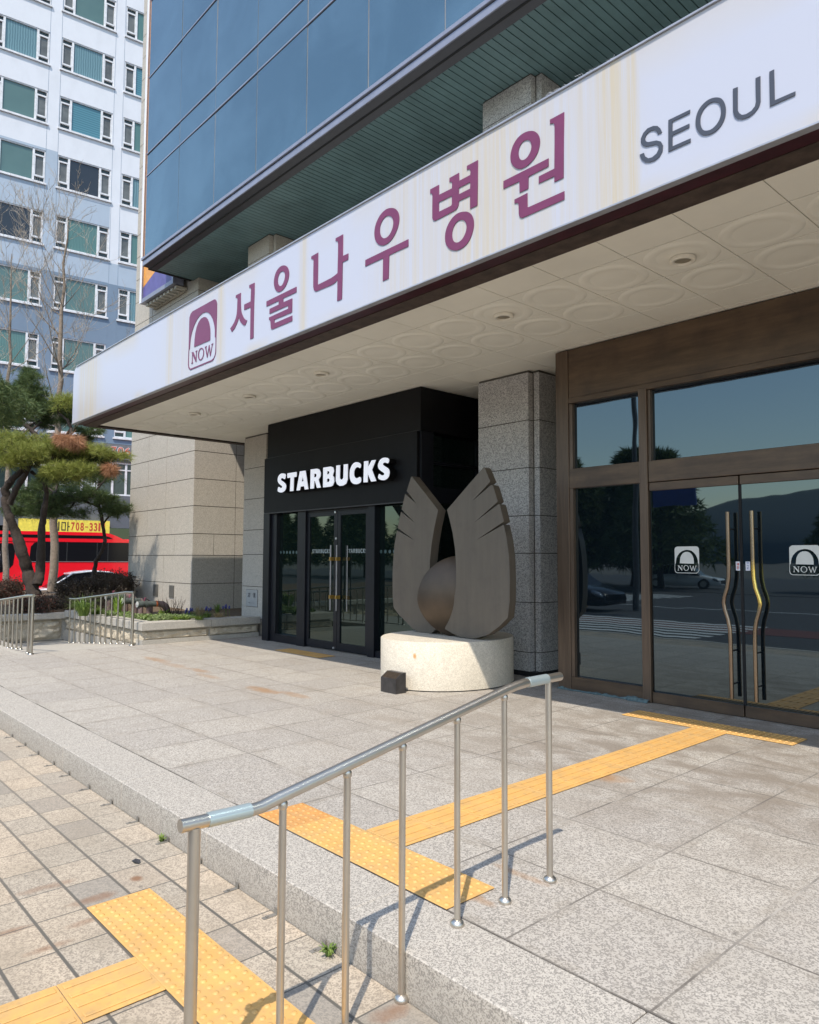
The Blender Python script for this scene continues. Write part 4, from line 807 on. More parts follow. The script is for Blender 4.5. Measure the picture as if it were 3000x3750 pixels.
# ------------------------------------------------------------------ sculpture, pedestal, plaque
def ped_outline(n=64):
    return [(-6.17+.72*math.cos(2*math.pi*i/n), 6.23+.845*math.sin(2*math.pi*i/n)) for i in range(n)]
PD = MB(); o_ = ped_outline(); n = len(o_)
vs = [(x, y, 0.012) for x, y in o_]+[(x, y, .521) for x, y in o_]+[(-6.15+(x+6.15)*.985, 6.25+(y-6.25)*.987, .530) for x, y in o_]
PD.add(vs, [(i, (i+1) % n, n+(i+1) % n, n+i) for i in range(n)]+[(n+i, n+(i+1) % n, 2*n+(i+1) % n, 2*n+i) for i in range(n)], True)
PD.add(vs[2*n:], [tuple(range(n))])
pd = PD.build('pedestal', MT['pedestal'], None, (-6.15, 6.25, 0)); tag(pd, 'cream granite oval block carrying the bronze sculpture', 'pedestal')
m = MB(); a = -.63; m.box(-5.437, -5.432, 6.02, 6.027, .01, .5)
m = MB(); vs = [(-6.15+(x+6.15)*.985, 6.25+(y-6.25)*.985, .001) for x, y in o_]+[(-6.15+(x+6.15)*.985, 6.25+(y-6.25)*.985, .015) for x, y in o_]
m.add(vs, [(i, (i+1) % n, n+(i+1) % n, n+i) for i in range(n)]); m.build('base_gap', MT['dark'], pd)
SCU = thing('sculpture', 'dark bronze sculpture of two notched wings around a rounded body', 'sculpture', (-6.15, 6.2, .53))
for key, y0, th in (('wingR', 6.13, .105), ('wingL', 6.20, .13)):
    me = poly_mesh('wing', GL[key], th, lambda a, b, c, y0=y0: Vector((a, y0+c, b)))
    link_mesh('wing', me, MT['bronze_art'], SCU)
rot = Matrix.Rotation(R(38), 3, 'Z')
def egg(p):
    k = p.z/.472; t_ = p.y/.14
    s_ = 1.0-.30*max(0, -k)**2
    return Vector((p.x*s_+.05*k, .14*math.copysign(abs(t_)**1.7, t_)*s_, p.z))
m = MB(); m.ellipsoid((-6.05, 6.24, 1.002), .46, .14, .472, 48, 30, rot, egg); m.build('body', MT['bronze_egg'], SCU)
BX = MB(); x0, x1, y0, y1 = -6.147, -5.90, 5.176, 5.32
BX.add([(x0, y0, 0), (x1, y0, 0), (x1, y1, 0), (x0, y1, 0), (x0, y0, .155), (x1, y0, .155), (x1, y1, .215), (x0, y1, .215), (x0, y0+.09, .215), (x1, y0+.09, .215)],
       [(0, 3, 2, 1), (0, 1, 5, 4), (1, 2, 6, 9, 5), (2, 3, 7, 6), (3, 0, 4, 8, 7), (4, 5, 9, 8), (8, 9, 6, 7)])
bx = BX.build('plaque_box', MT['boxblack'], None, (-6.02, 5.25, 0)); tag(bx, 'small black stone box with slanted plaque top beside the pedestal', 'plaque')
m = MB(); m.add([(x0+.012, y0+.007, .1605), (x1-.012, y0+.007, .1605), (x1-.012, y0+.083, .2115), (x0+.012, y0+.083, .2115)], [(0, 1, 2, 3)]); m.build('plaque', plain('bronze_plaque', (.10, .075, .055), .3, .5, var=.3, scale=40).m, bx)

# ------------------------------------------------------------------ railings
HR = thing('handrail', 'long stainless steel handrail crossing the kerb in the foreground', 'handrail', (-2.06, 1.8, -.17))
X = -2.06
rail = [(X, .975, .652), (X, 1.21, .646), (X, 1.245, .648), (X, 1.30, .660)]+[(X, 1.30+t*(2.44-1.30), .660+t*(.876-.660)) for t in (.25, .5, .75, 1)]+[(X, 2.50, .885), (X, 2.56, .890), (X, 2.815, .893)]
m = MB(); m.tube(rail, .0195, 20); m.build('rail', MT['steel'], HR)
m = MB(); m.tube([(X, 1.062, .650), (X, 1.205, .6475)], .0222, 20); m.build('sleeve', MT['sleeve'], HR)
m = MB(); m.tube([(X, 2.578, .8905), (X, 2.715, .892)], .0222, 20); m.build('sleeve', MT['sleeve'], HR)
def rz(y):
    for a, b in zip(rail[:-1], rail[1:]):
        if a[1] <= y <= b[1]: return a[2]+(b[2]-a[2])*(y-a[1])/(b[1]-a[1])
    return rail[-1][2]
for i, y in enumerate((1.02, 1.325, 1.585, 1.842, 2.133, 2.42, 2.727)):
    z0 = -.17 if i < 4 else 0.0; r = .0185 if i == 0 else (.0145 if i == 6 else .0125)
    m = MB(); m.tube([(X, y, z0+.01), (X, y, rz(y)-.012)], r, 16); p = m.build('post', MT['steel'], HR)
    m = MB(); f = r/.0125
    m.lathe([(.027*f**.5, z0+.001), (.028*f**.5, z0+.008), (.025*f**.5, z0+.016), (.018*f**.5, z0+.022), (r, z0+.024)], (X, y, 0), 20); m.build('flange', MT['steel'], p)
    if 0 < i < 6:
        m = MB(); m.lathe([(r+.0005, rz(y)-.040), (r+.003, rz(y)-.036), (r+.0035, rz(y)-.022), (r+.0005, rz(y)-.016)], (X, y, 0), 16); m.build('collar', MT['steel'], p)
def back_rail(label, y, tops, posts, base, r_end_first=True):
    o = thing('railing', label, 'railing', (tops[0][0], y, 0))
    m = MB(); m.tube([(a, y, b) for a, b in tops], .0225, 10); m.build('rail', MT['steel_far'], o)
    def tz(x):
        for a, b in zip(tops[:-1], tops[1:]):
            if b[0] <= x <= a[0]: return b[1]+(a[1]-b[1])*(x-b[0])/(a[0]-b[0])
        return tops[-1][1] if x < tops[-1][0] else tops[0][1]
    for i, x in enumerate(posts):
        r = .025 if i == 0 else .0155
        zb = base(x)
        m = MB(); m.tube([(x, y, zb), (x, y, tz(x)-.012)], r, 8)
        m.lathe([(r*2, zb+.001), (r*1.9, zb+.012), (r, zb+.02)], (x, y, 0), 10)
        m.build('post', MT['steel_far'], o)
    return o
back_rail('stainless railing in front of the stone planter', 4.78, [(-11.98, .868), (-12.32, .858), (-14.82, .636), (-15.16, .627)],
          [-12.02, -12.38, -12.66, -12.95, -13.23, -13.48, -13.76, -14.0, -14.27, -14.55, -14.87, -15.145], lambda x: max(-.235, (x+12.3)*.08) if x < -12.3 else 0)
back_rail('stainless railing with open pipe end at the left edge of the plaza', 3.22, [(-11.84, .868), (-12.15, .855), (-15.6, .56)],
          [-11.885, -12.06]+[-12.43-.243*k for k in range(13)], lambda x: 0 if x > -12.2 else (.02+(x+12.43)*.06))

# ------------------------------------------------------------------ helpers for the background
def ray(px, py): return (RT*((px-1500)/FPX)-UP*((py-1875)/FPX)+FW)
CAM = Vector((0, 0, CAMZ))
def at(px, py, d): return CAM+ray(px, py)*d           # a point at depth d from the viewpoint
def un(px, py, ax, v):
    r = ray(px, py); return CAM+r*((v-CAM[ax])/r[ax])
def ppm(p): return FPX/((Vector(p)-CAM).dot(FW))       # photo pixels per metre at p

# ------------------------------------------------------------------ planter
PL = thing('planter', 'raised stone planter of split-face blocks with smooth coping beside the cafe', 'planter', (-12.2, 5.2, 0))
m = MB()
def cop(x0, x1, y0, y1): m.box(x0, x1, y0, y1, .232, .362, .006)
cop(-12.28, -11.94, 4.90, 6.15); cop(-12.28, -11.94, 6.156, 7.13)
xx = -12.286
while xx > -16.1:
    cop(max(xx-1.05, -15.86), xx-.006, 4.90, 5.18); xx -= 1.05
    if xx < -15.8: break
m.box(-16.2, -15.866, -8, 5.18, .195, .31, .006)
m.build('coping', MT['coping'], PL)
def rock_face(mb, p0, p1, z0, z1, nrm, seed, amp=.045):
    p0 = Vector(p0); p1 = Vector(p1); L = (p1-p0).length; nu = max(4, int(L/.03)); nv = 7; vs = []
    for i in range(nu+1):
        for j in range(nv+1):
            p = p0.lerp(p1, i/nu); z = z0+(z1-z0)*j/nv
            e = min(1, min(i, nu-i)/2, min(j, nv-j)/1.0)
            q = Vector((p.x*3+seed, p.y*3, z*7))
            d = (.4+.6*abs(mnoise.noise(q))*2+.5*mnoise.noise(q*2.7))*amp*e
            vs.append((p.x+nrm[0]*d, p.y+nrm[1]*d, z))
    fs = [(i*(nv+1)+j, (i+1)*(nv+1)+j, (i+1)*(nv+1)+j+1, i*(nv+1)+j+1) for i in range(nu) for j in range(nv)]
    mb.add(vs, fs, False)
m = MB()
rock_face(m, (-12.02, 4.95), (-12.02, 6.14), .075, .205, (1, 0), 1); rock_face(m, (-12.02, 6.165), (-12.02, 7.13), .075, .205, (1, 0), 5)
for k in range(4): rock_face(m, (-15.95+.98*k+.01, 4.97), (-15.95+.98*(k+1)-.01, 4.97), -.02-.0*k, .205, (0, -1), 11+k)
for k in range(10): rock_face(m, (-15.98, -4.1+.9*k+.01), (-15.98, -4.1+.9*(k+1)-.01), -.22, .165, (1, 0), 31+k, .06)
m.build('split_stone', MT['rock'], PL)
m = MB(); m.box(-12.3, -12.03, 4.975, 7.13, .07, .231); m.box(-16, -12.31, 4.985, 5.16, -.25, .231); m.box(-16.15, -15.99, -8, 4.98, -.24, .194); m.box(-12.26, -11.985, 4.94, 7.13, -.02, .072); m.box(-16, -12.3, 4.94, 5.1, -.3, -.03)
m.build('base_course', MT['coping'], PL)
# soil inside, rising to the back
m = MB(); nx = 60; ny = 50; vs = []
for i in range(nx+1):
    for j in range(ny+1):
        x = -12.25-13*i/nx; y = -10+22*j/ny
        z = .285+.04*mnoise.noise((x*2, y*2, 0))+min(.2, max(0, (-x-15.5)*.05))
        if y < 5.12: z = z if x < -16.1 else -.6
        if x < -23.5: z = max(-.6, z-(-x-23.5)*.8)
        vs.append((x, y, z))
m.add(vs, [(i*(ny+1)+j, i*(ny+1)+j+1, (i+1)*(ny+1)+j+1, (i+1)*(ny+1)+j) for i in range(nx) for j in range(ny)], True)
m.box(-16.1, -12.29, 5.16, 7.6, .1, .24)
structure('garden_soil', m, MT['soil'])

# ------------------------------------------------------------------ leaf and needle materials
def leafmat(name, a, b, rough=.6, trans=.25):
    s = S(name, a, rough, spec=.3)
    r = s.n('ShaderNodeNewGeometry').outputs['Random Per Island']
    c = s.mix(r, a, b); s.set('Base Color', c)
    s.set('Subsurface Weight', 0)
    tr = s.n('ShaderNodeBsdfTranslucent', {0: c}); mx = s.n('ShaderNodeMixShader', {0: trans, 1: s.b.outputs[0], 2: tr.outputs[0]})
    s.t.links.new(mx.outputs[0], s.t.nodes['Material Output'].inputs[0])
    return s.m
MT['pine_light'] = leafmat('sun_tinted_pine_needles', (.19, .24, .05), (.33, .34, .09))  # brighter copy of the needles, sunlight on these pads put into the colour
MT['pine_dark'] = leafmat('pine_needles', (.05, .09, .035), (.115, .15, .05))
MT['pine_dead'] = leafmat('dead_pine_needles', (.50, .27, .15), (.38, .21, .12))
MT['bark'] = rough_stone('pine_bark', (.052, .037, .029), (.02, .015, .012))
MT['bark_pale'] = rough_stone('pale_bark', (.30, .24, .19), (.16, .125, .095))
MT['twig'] = plain('pale_twigs', (.52, .45, .37), .9, var=.3, scale=3).m
MT['grass'] = leafmat('green_blades', (.10, .17, .04), (.20, .27, .06))
MT['lime'] = leafmat('lime_leaves', (.30, .42, .06), (.16, .26, .05))
MT['sage'] = leafmat('grey_green_leaves', (.15, .22, .07), (.28, .33, .15))
MT['straw'] = leafmat('straw_blades', (.45, .35, .18), (.28, .20, .10))
MT['dead_twig'] = plain('brown_twigs', (.075, .052, .038), .9, var=.3).m
MT['hedge_leaf'] = leafmat('dark_hedge_leaves', (.035, .03, .018), (.07, .05, .03), trans=.1)
MT['red_leaf'] = leafmat('reddish_shrub_leaves', (.11, .03, .02), (.06, .035, .02), trans=.1)

rp = random.Random(11)
def rv(r):
    while True:
        v = Vector((r.uniform(-1, 1), r.uniform(-1, 1), r.uniform(-1, 1)))
        if .05 < v.length < 1: return v
def tuft(mb, c, axis, n, L, wd, r, spread=1.0):
    axis = axis.normalized()
    for _ in range(n):
        d = (axis*r.uniform(.25, 1.0)+rv(r).normalized()*spread).normalized()
        s = d.cross(rv(r)).normalized()*wd*.5; l = L*r.uniform(.75, 1.1)
        e = c+d*l+Vector((0, 0, -l*.12)); k = c+d*l*.15
        mb.add([k-s, k+s, e], [(0, 1, 2)])

def pine(name, label, root, trunks, pads, depth, group=None):
    t = thing(name, label, 'tree', root, group)
    m = MB(); tips = []
    for path, rads in trunks:
        P = []
        for i, (px, py) in enumerate(path):
            P.append(at(px, py, depth+rp.uniform(-.12, .12)))
        # densify with wobble
        Q = []; RR = []
        for i in range(len(P)-1):
            for k in range(4):
                f = k/4; q = P[i].lerp(P[i+1], f)+rv(rp)*.012; Q.append(q); RR.append((rads[i]+(rads[i+1]-rads[i])*f)*rp.uniform(.66, .84))
        Q.append(P[-1]); RR.append(rads[-1]); m.tube(Q, RR, 9); tips += Q
    groups = {}
    for (px, py, rx, ry, kind, dd) in pads:
        c = at(px, py, depth+dd); k = ppm(c); RX = rx/k*1.12; RY = ry/k*1.08
        near = min(tips, key=lambda q: (q-c).length)
        mid = near.lerp(c, .5)+rv(rp)*.15
        if (near-c).length < 2.2:
            m.tube([near, mid, c], [.035, .024, .012], 5)
        mb, tw = groups.setdefault(kind, (MB(), MB()))
        n = int(RX*RY*560+30)
        for _ in range(n):
            v = rv(rp)*(1.55 if rp.random() < .22 else 1)
            p = c+RT*v.x*RX+Vector((0, 0, 1))*(v.y*RY)+FW*v.z*RX*.8
            ax = Vector((0, 0, .9 if kind != 'dead' else -.6))+RT*v.x*.7+FW*v.z*.6
            tuft(mb, p, ax, 30, .20, .0095, rp, .8)
            if rp.random() < .35: m.tube([c.lerp(p, .35), p], [.008, .004], 3, False)
    m.build('trunk', MT['bark'], t)
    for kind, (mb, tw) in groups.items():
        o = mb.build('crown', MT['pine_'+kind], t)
        if kind == 'dead': o['label'] = 'patch of dead orange-brown needles'
    return t
c5 = lambda x, y: (x/3.45, y/3.45+1850)
c4 = lambda x, y: (x/3.45, y/3.45+1300)
def pad(x, y, rx, ry, kind, dd=0): a = c4(x, y); return (a[0], a[1], rx/3.45, ry/3.45, kind, dd)
D1 = 16.5
tA = ([c5(430, 1140), c5(400, 1000), c5(350, 830), c5(290, 640), c5(240, 480), c5(190, 330), c5(130, 180), c5(75, 40), c5(50, -80), c5(80, -190), c5(110, -300)], [.22, .19, .17, .16, .15, .14, .13, .11, .09, .07, .05])
tB = ([c5(470, 1010), c5(510, 840), c5(520, 560), c5(535, 260), c5(560, 60), c5(590, -150), c5(560, -280), c5(400, -420)], [.14, .135, .12, .10, .09, .075, .06, .045])
tC = ([c4(120, 1880), c4(60, 1700), c4(160, 1560), c4(330, 1420), c4(480, 1300)], [.13, .12, .10, .08, .05])
tD = ([c4(500, 1080), c4(400, 950), c4(280, 850), c4(150, 720), c4(20, 610)], [.075, .065, .06, .05, .04])
tE = ([c4(430, 1420), c4(560, 1320), c4(760, 1300), c4(900, 1250), c4(1150, 1300)], [.06, .055, .05, .04, .03])
tF = ([c4(500, 1080), c4(420, 1300), c4(330, 1500), c4(200, 1700), c4(120, 1880)], [.07, .075, .08, .09, .09])
tG = ([c4(830, 1060), c4(900, 930), c4(850, 820), c4(740, 720)], [.07, .05, .04, .03])
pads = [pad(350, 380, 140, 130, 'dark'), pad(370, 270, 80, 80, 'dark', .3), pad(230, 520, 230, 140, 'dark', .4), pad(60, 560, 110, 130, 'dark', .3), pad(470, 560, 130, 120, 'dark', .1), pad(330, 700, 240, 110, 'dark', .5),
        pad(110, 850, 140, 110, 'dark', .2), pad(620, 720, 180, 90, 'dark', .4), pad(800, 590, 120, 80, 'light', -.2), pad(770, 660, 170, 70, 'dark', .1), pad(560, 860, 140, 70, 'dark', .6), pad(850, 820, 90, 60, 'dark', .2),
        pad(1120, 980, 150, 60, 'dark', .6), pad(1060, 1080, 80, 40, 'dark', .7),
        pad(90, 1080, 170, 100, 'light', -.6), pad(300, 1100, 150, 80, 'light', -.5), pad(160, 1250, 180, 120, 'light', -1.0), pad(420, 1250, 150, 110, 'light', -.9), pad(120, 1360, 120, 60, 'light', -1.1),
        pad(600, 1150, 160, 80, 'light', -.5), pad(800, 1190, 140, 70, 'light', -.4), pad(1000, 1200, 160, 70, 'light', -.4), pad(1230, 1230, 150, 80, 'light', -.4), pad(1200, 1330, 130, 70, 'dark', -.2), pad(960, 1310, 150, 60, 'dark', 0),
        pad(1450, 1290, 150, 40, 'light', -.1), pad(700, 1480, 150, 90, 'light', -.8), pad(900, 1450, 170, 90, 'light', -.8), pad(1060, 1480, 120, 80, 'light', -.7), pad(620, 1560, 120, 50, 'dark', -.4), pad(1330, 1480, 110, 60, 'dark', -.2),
        pad(900, 1070, 110, 60, 'dead', -.7), pad(960, 1110, 70, 40, 'dead', -.7), pad(800, 1050, 60, 40, 'dead', -.6), pad(1390, 1430, 55, 45, 'dead', -.5),
        pad(300, 1330, 300, 90, 'dark', 0), pad(560, 1280, 240, 80, 'dark', .2), pad(820, 1260, 260, 60, 'dark', .2), pad(1120, 1290, 220, 55, 'dark', .2), pad(60, 1180, 160, 130, 'dark', -.1), pad(840, 1560, 260, 50, 'dark', -.2)]
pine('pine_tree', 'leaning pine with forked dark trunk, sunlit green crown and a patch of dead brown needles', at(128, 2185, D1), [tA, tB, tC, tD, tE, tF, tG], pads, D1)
D2 = 18.5
t1 = ([c5(1155, 1120), c5(1175, 960), c5(1200, 800), c5(1215, 700), c5(1280, 590), c5(1325, 480), c5(1325, 400), c5(1300, 260), c5(1280, 130), c5(1250, 20), c5(1240, -60)], [.095, .085, .075, .07, .062, .06, .06, .06, .062, .055, .05])
t2 = ([c5(1300, 240), c5(1360, 160), c5(1430, 110), c5(1500, 60)], [.035, .03, .025, .02])
t3 = ([c5(1260, 30), c5(1150, -20), c5(1050, -60), c5(900, -120), c5(700, -150)], [.045, .04, .035, .03, .02])
t4 = ([c4(1260, 1850), c4(1180, 1740), c4(1240, 1680), c4(1330, 1580), c4(1380, 1500)], [.04, .035, .03, .02, .015])
pads2 = [pad(1060, 1740, 170, 60, 'dark'), pad(1200, 1800, 180, 60, 'dark'), pad(1340, 1860, 150, 70, 'dark', -.2), pad(1500, 1960, 120, 60, 'dark', -.2), pad(1420, 1980, 150, 60, 'dark'), pad(850, 1800, 180, 80, 'dark', .2), pad(700, 1850, 240, 90, 'dark'),
         pad(500, 1820, 180, 90, 'dark', .2), pad(380, 1930, 180, 80, 'dark', .1), pad(600, 1990, 250, 70, 'dark', 0), pad(850, 2010, 220, 60, 'dark', -.1), pad(300, 1790, 150, 90, 'dark', .3), pad(500, 1690, 120, 60, 'dark', .3), pad(770, 1620, 260, 60, 'dark', .5), pad(1250, 1580, 160, 50, 'dark', .3), pad(200, 2000, 140, 60, 'dark')]
pine('pine_tree', 'small crooked pine with thin black trunk in front of the red bus', at(334, 2175, D2), [t1, t2, t3, t4], pads2, D2)

def bare(name, label, px, base_py, top_py, depth, r0, seed, nb, lean=0, trunkmat='bark_pale'):
    r = random.Random(seed); t = thing(name, label, 'tree', at(px, base_py, depth))
    a = at(px, base_py, depth); b = at(px+lean, top_py, depth); H = (b-a).length
    m = MB(); tw = MB()
    P = []; RR = []
    N_ = 16
    for i in range(N_+1):
        f = i/N_; P.append(a.lerp(b, f)+Vector((r.uniform(-1, 1), r.uniform(-1, 1), 0))*.05*(0 if i == 0 else 1)); RR.append(r0*(1-f)**.75+.008)
    m.tube(P, RR, 10)
    def branch(p, d, L, rad, lev):
        q = p; pts = [p]; rs = [rad]; n = 5
        for i in range(n):
            d = (d+rv(r)*.16+Vector((0, 0, .10))).normalized(); q = q+d*L/n; pts.append(q); rs.append(max(.0035, rad*(1-(i+1)/n*.85)))
        (m if lev == 0 else tw).tube(pts, rs, 5 if lev == 0 else 3, False)
        if lev < 3:
            for i in range(1, n+1):
                for _ in range(2 if lev < 2 else 1):
                    if r.random() < (.75 if lev == 0 else .42):
                        dd = (d+rv(r)*.95).normalized(); dd.z = abs(dd.z)*.8+.1
                        branch(pts[i], dd.normalized(), L*r.uniform(.3, .55), max(.005, rs[i]*.6), lev+1)
    for k in range(nb):
        f = r.uniform(.36, .93); p = a.lerp(b, f)
        an = r.uniform(0, 2*math.pi); side = RT*math.cos(an)+Vector((FW.x, FW.y, 0)).normalized()*math.sin(an)
        d = (side*r.uniform(.75, 1.1)+Vector((0, 0, r.uniform(.5, 1.2)))).normalized()
        branch(p, d, H*r.uniform(.16, .33)*(1.25-f*.6), r0*.36*(1.1-f), 0)
    m.build('trunk', MT[trunkmat], t); tw.build('twigs', MT['twig'], t)
    return t
bare('bare_tree', 'tall leafless tree with straight pale trunk in front of the apartment block', 187, 2172, 790, 20.5, .115, 5, 18, 57)
bare('bare_tree', 'leafless tree with upright thin branches at the left edge of the photo', 20, 2160, 930, 23.0, .09, 8, 18, 20)

# ------------------------------------------------------------------ shrubs and plants
def shrub(name, label, pts, depth, h, n, leafm, seed, dens=5, cat='shrub'):
    r = random.Random(seed); base = at(*pts[0], depth); t = thing(name, label, cat, base)
    tw = MB(); lf = MB()
    for k in range(n):
        f = k/(n-1) if n > 1 else 0; seg = f*(len(pts)-1); i = min(int(seg), len(pts)-2); g = seg-i
        px = pts[i][0]+(pts[i+1][0]-pts[i][0])*g; py = pts[i][1]+(pts[i+1][1]-pts[i][1])*g
        p = at(px, py, depth+r.uniform(-.5, .5)); d = (Vector((r.uniform(-.5, .5), r.uniform(-.5, .5), 1))).normalized(); q = [p]; hh = h*r.uniform(.7, 1.1)
        for j in range(5): d = (d+rv(r)*.35).normalized(); q.append(q[-1]+d*hh/5)
        tw.tube(q, [.012, .010, .008, .006, .005, .003], 3, False)
        for j in range(1, 6):
            for _ in range(dens):
                e = q[j]+rv(r)*.16
                tw.tube([q[j], e], [.004, .002], 3, False)
                s = rv(r).normalized()*.022; u = rv(r).normalized()*.018
                lf.add([e-s, e+u, e+s, e-u], [(0, 1, 2, 3)])
    tw.build('twigs', MT['dead_twig'], t); lf.build('leaves', MT[leafm], t)
    return t
shrub('shrub', 'dark twiggy hedge under the small crooked pine', [(215, 2190), (330, 2185), (470, 2170)], 17.5, .40, 150, 'hedge_leaf', 3, 5)
shrub('shrub', 'tall dark hedge against the stone tower wall', [(340, 2180), (475, 2170)], 18.3, .50, 120, 'hedge_leaf', 9, 7)
shrub('shrub', 'reddish bare shrub at the left edge in front of the red bus', [(-40, 2195), (70, 2190)], 17.5, .42, 110, 'red_leaf', 5, 6)
shrub('shrub', 'dry brown undergrowth along the wall at the foot of the pine', [(60, 2245), (180, 2240)], 15.2, .3, 90, 'red_leaf', 7, 5)
shrub('shrub', 'low brown twigs behind the planter railing', [(190, 2232), (450, 2215)], 15.8, .28, 110, 'hedge_leaf', 17, 3)

def blades(mb, c, n, h, spread, wd, r, droop=.5):
    for _ in range(n):
        a = r.uniform(0, 6.283); o = Vector((math.cos(a), math.sin(a), 0)); s = Vector((-o.y, o.x, 0))*wd/2
        p0 = c+o*r.uniform(0, spread*.25); hh = h*r.uniform(.6, 1.1); sp = spread*r.uniform(.3, 1)
        p1 = p0+o*sp*.35+Vector((0, 0, hh*.6)); p2 = p0+o*sp+Vector((0, 0, hh*(1-droop*r.random())))
        mb.add([p0-s, p0+s, p1+s*.8, p1-s*.8, p2], [(0, 1, 2, 3), (3, 2, 4)])
cp = lambda x, y: (330+x/2.6538, 2050+y/2.6538)
def gz(x, y, z=.30): px, py = cp(x, y); return un(px, py, 2, z)
rb = random.Random(21)
def clump(label, x, y, n, h, spread, wd, mat, droop=.5, name='plant', cat='plant', z=.30, group=None):
    c = gz(x, y, z); t = thing(name, label, cat, c, group); m = MB(); blades(m, c, int(n*1.3), h*1.35, spread*1.15, wd, rb, droop); m.build('leaves', MT[mat], t); return t, c
clump('tall yellow-green strappy plant left of the pipe connections', 265, 565, 60, .34, .16, .022, 'lime', .3)
clump('green strappy plant near the planter corner post', 100, 560, 40, .2, .16, .02, 'grass')
clump('small yellow-green clump left of the pipes behind the railing', 330, 580, 40, .13, .12, .02, 'lime')
clump('bright lime clump right of the pipe elbow', 710, 565, 26, .15, .13, .035, 'lime', .4)
clump('bright lime rosette at the foot of the bare twigs', 760, 560, 20, .10, .11, .035, 'lime', .5)
clump('yellow dry grass tuft in front of the dark stone', 1250, 590, 110, .16, .19, .006, 'straw', .8)
clump('thin brown grass fountain before the dark stone corner', 1060, 560, 80, .22, .2, .005, 'straw', .9)
clump('bright green clump above the dry grass tuft', 1240, 525, 50, .2, .13, .012, 'grass', .4)
clump('green blades around the blue flowers by the twigs', 985, 590, 60, .17, .16, .010, 'grass', .6)
clump('dark green blades next to the dry grass tuft', 1140, 575, 70, .12, .18, .012, 'grass', .7)
clump('dark grassy clump at the foot of the wide pine trunk', -70, 545, 150, .3, .35, .014, 'grass', .8, z=.36)
for k, (x, y, lab) in enumerate(((455, 585, 'low green leafy plant just behind the coping corner'), (560, 600, 'low green leafy plant in front of the pipe elbow'), (640, 600, 'grey-green low plant behind the sunlit coping'), (690, 585, 'spreading green plant left of the lime rosette'), (850, 600, 'low green plant before the bare twig shrub'), (930, 600, 'green plant at the left of the middle blue flowers'), (1060, 600, 'dark green low plant where the coping falls into shade'), (190, 560, 'green clump behind the middle bars of the planter railing'), (50, 545, 'green clump behind the left bars of the planter railing'))):
    clump(lab, x, y, 46, .10, .17, .024, ('sage', 'lime', 'sage', 'grass', 'lime', 'grass', 'grass', 'sage', 'grass')[k], .5, z=.33)
rs_ = random.Random(33)
m = MB()
for k in range(1100):
    x = rs_.uniform(395, 1010); y = rs_.uniform(560, 612)-(x-400)*.0; c = gz(x, y, .355)
    c.x = min(c.x, -12.3)
    if c.y < 5.2: c.y = 5.2+rs_.random()*.3
    for _ in range(4):
        s = rv(rs_).normalized()*.028; u = rv(rs_).normalized()*.022; e = c+rv(rs_)*.045+Vector((0, 0, .025)); m.add([e-s, e+u, e+s, e-u], [(0, 1, 2, 3)])
for k in range(700):
    x = rs_.uniform(20, 395); y = rs_.uniform(510, 560)+(x)*.08; c = gz(x, y, .33)
    c.y = max(c.y, 5.22)
    for _ in range(4):
        s = rv(rs_).normalized()*.025; u = rv(rs_).normalized()*.018; e = c+rv(rs_)*.05+Vector((0, 0, .03)); m.add([e-s, e+u, e+s, e-u], [(0, 1, 2, 3)])
tag(m.build('ground_cover', MT['sage']), 'low grey-green ground cover spreading over the planter soil', 'ground cover', kind='stuff')
m = MB()
for k in range(160):
    c = gz(rs_.uniform(1290, 1560), rs_.uniform(560, 590), .33); c.x = min(c.x, -12.3); c.y = min(c.y, 7.1)
    s = rv(rs_).normalized()*.04; u = rv(rs_).normalized()*.02; m.add([c-s, c+u+Vector((0, 0, .02)), c+s, c-u], [(0, 1, 2, 3)])
tag(m.build('dry_leaves', MT['straw']), 'heap of dry brown leaves in the right end of the planter', 'dry leaves', kind='stuff')
blue = plain('violet_blue_petals', (.06, .06, .22), .6).m
for i, (x, y, n, lab) in enumerate(((965, 585, 6, 'cluster of blue grape hyacinths in the middle of the planter'), (1145, 560, 4, 'few blue grape hyacinths left of the dry grass tuft'), (1325, 545, 6, 'cluster of blue grape hyacinths nearest the granite column'))):
    c = gz(x, y, .30); t = thing('grape_hyacinth', lab, 'flowers', c); m = MB(); f = MB()
    for k in range(n):
        p = c+Vector((rb.uniform(-.06, .06), rb.uniform(-.1, .1), 0)); q = p+Vector((rb.uniform(-.02, .02), rb.uniform(-.02, .02), rb.uniform(.14, .2))); m.tube([p, q], .003, 4); q0 = q; f = MB(); f.ellipsoid(q, .018, .018, .036, 8, 6); f.build('flower', blue, t)
    m.build('stem', MT['grass'], t)
c = gz(800, 560); t = thing('shrub', 'small leafless brown shrub in front of the wall vents', 'shrub', c); m = MB()
for k in range(26):
    d = Vector((rb.uniform(-.35, .35), rb.uniform(-.55, .55), 1)).normalized(); p = c+Vector((rb.uniform(-.1, .1), rb.uniform(-.18, .18), 0)); q = [p]
    for j in range(4): d = (d+rv(rb)*.2).normalized(); q.append(q[-1]+d*rb.uniform(.06, .12))
    m.tube(q, [.007, .006, .004, .003, .002], 4, False)
m.build('twigs', MT['dead_twig'], t)

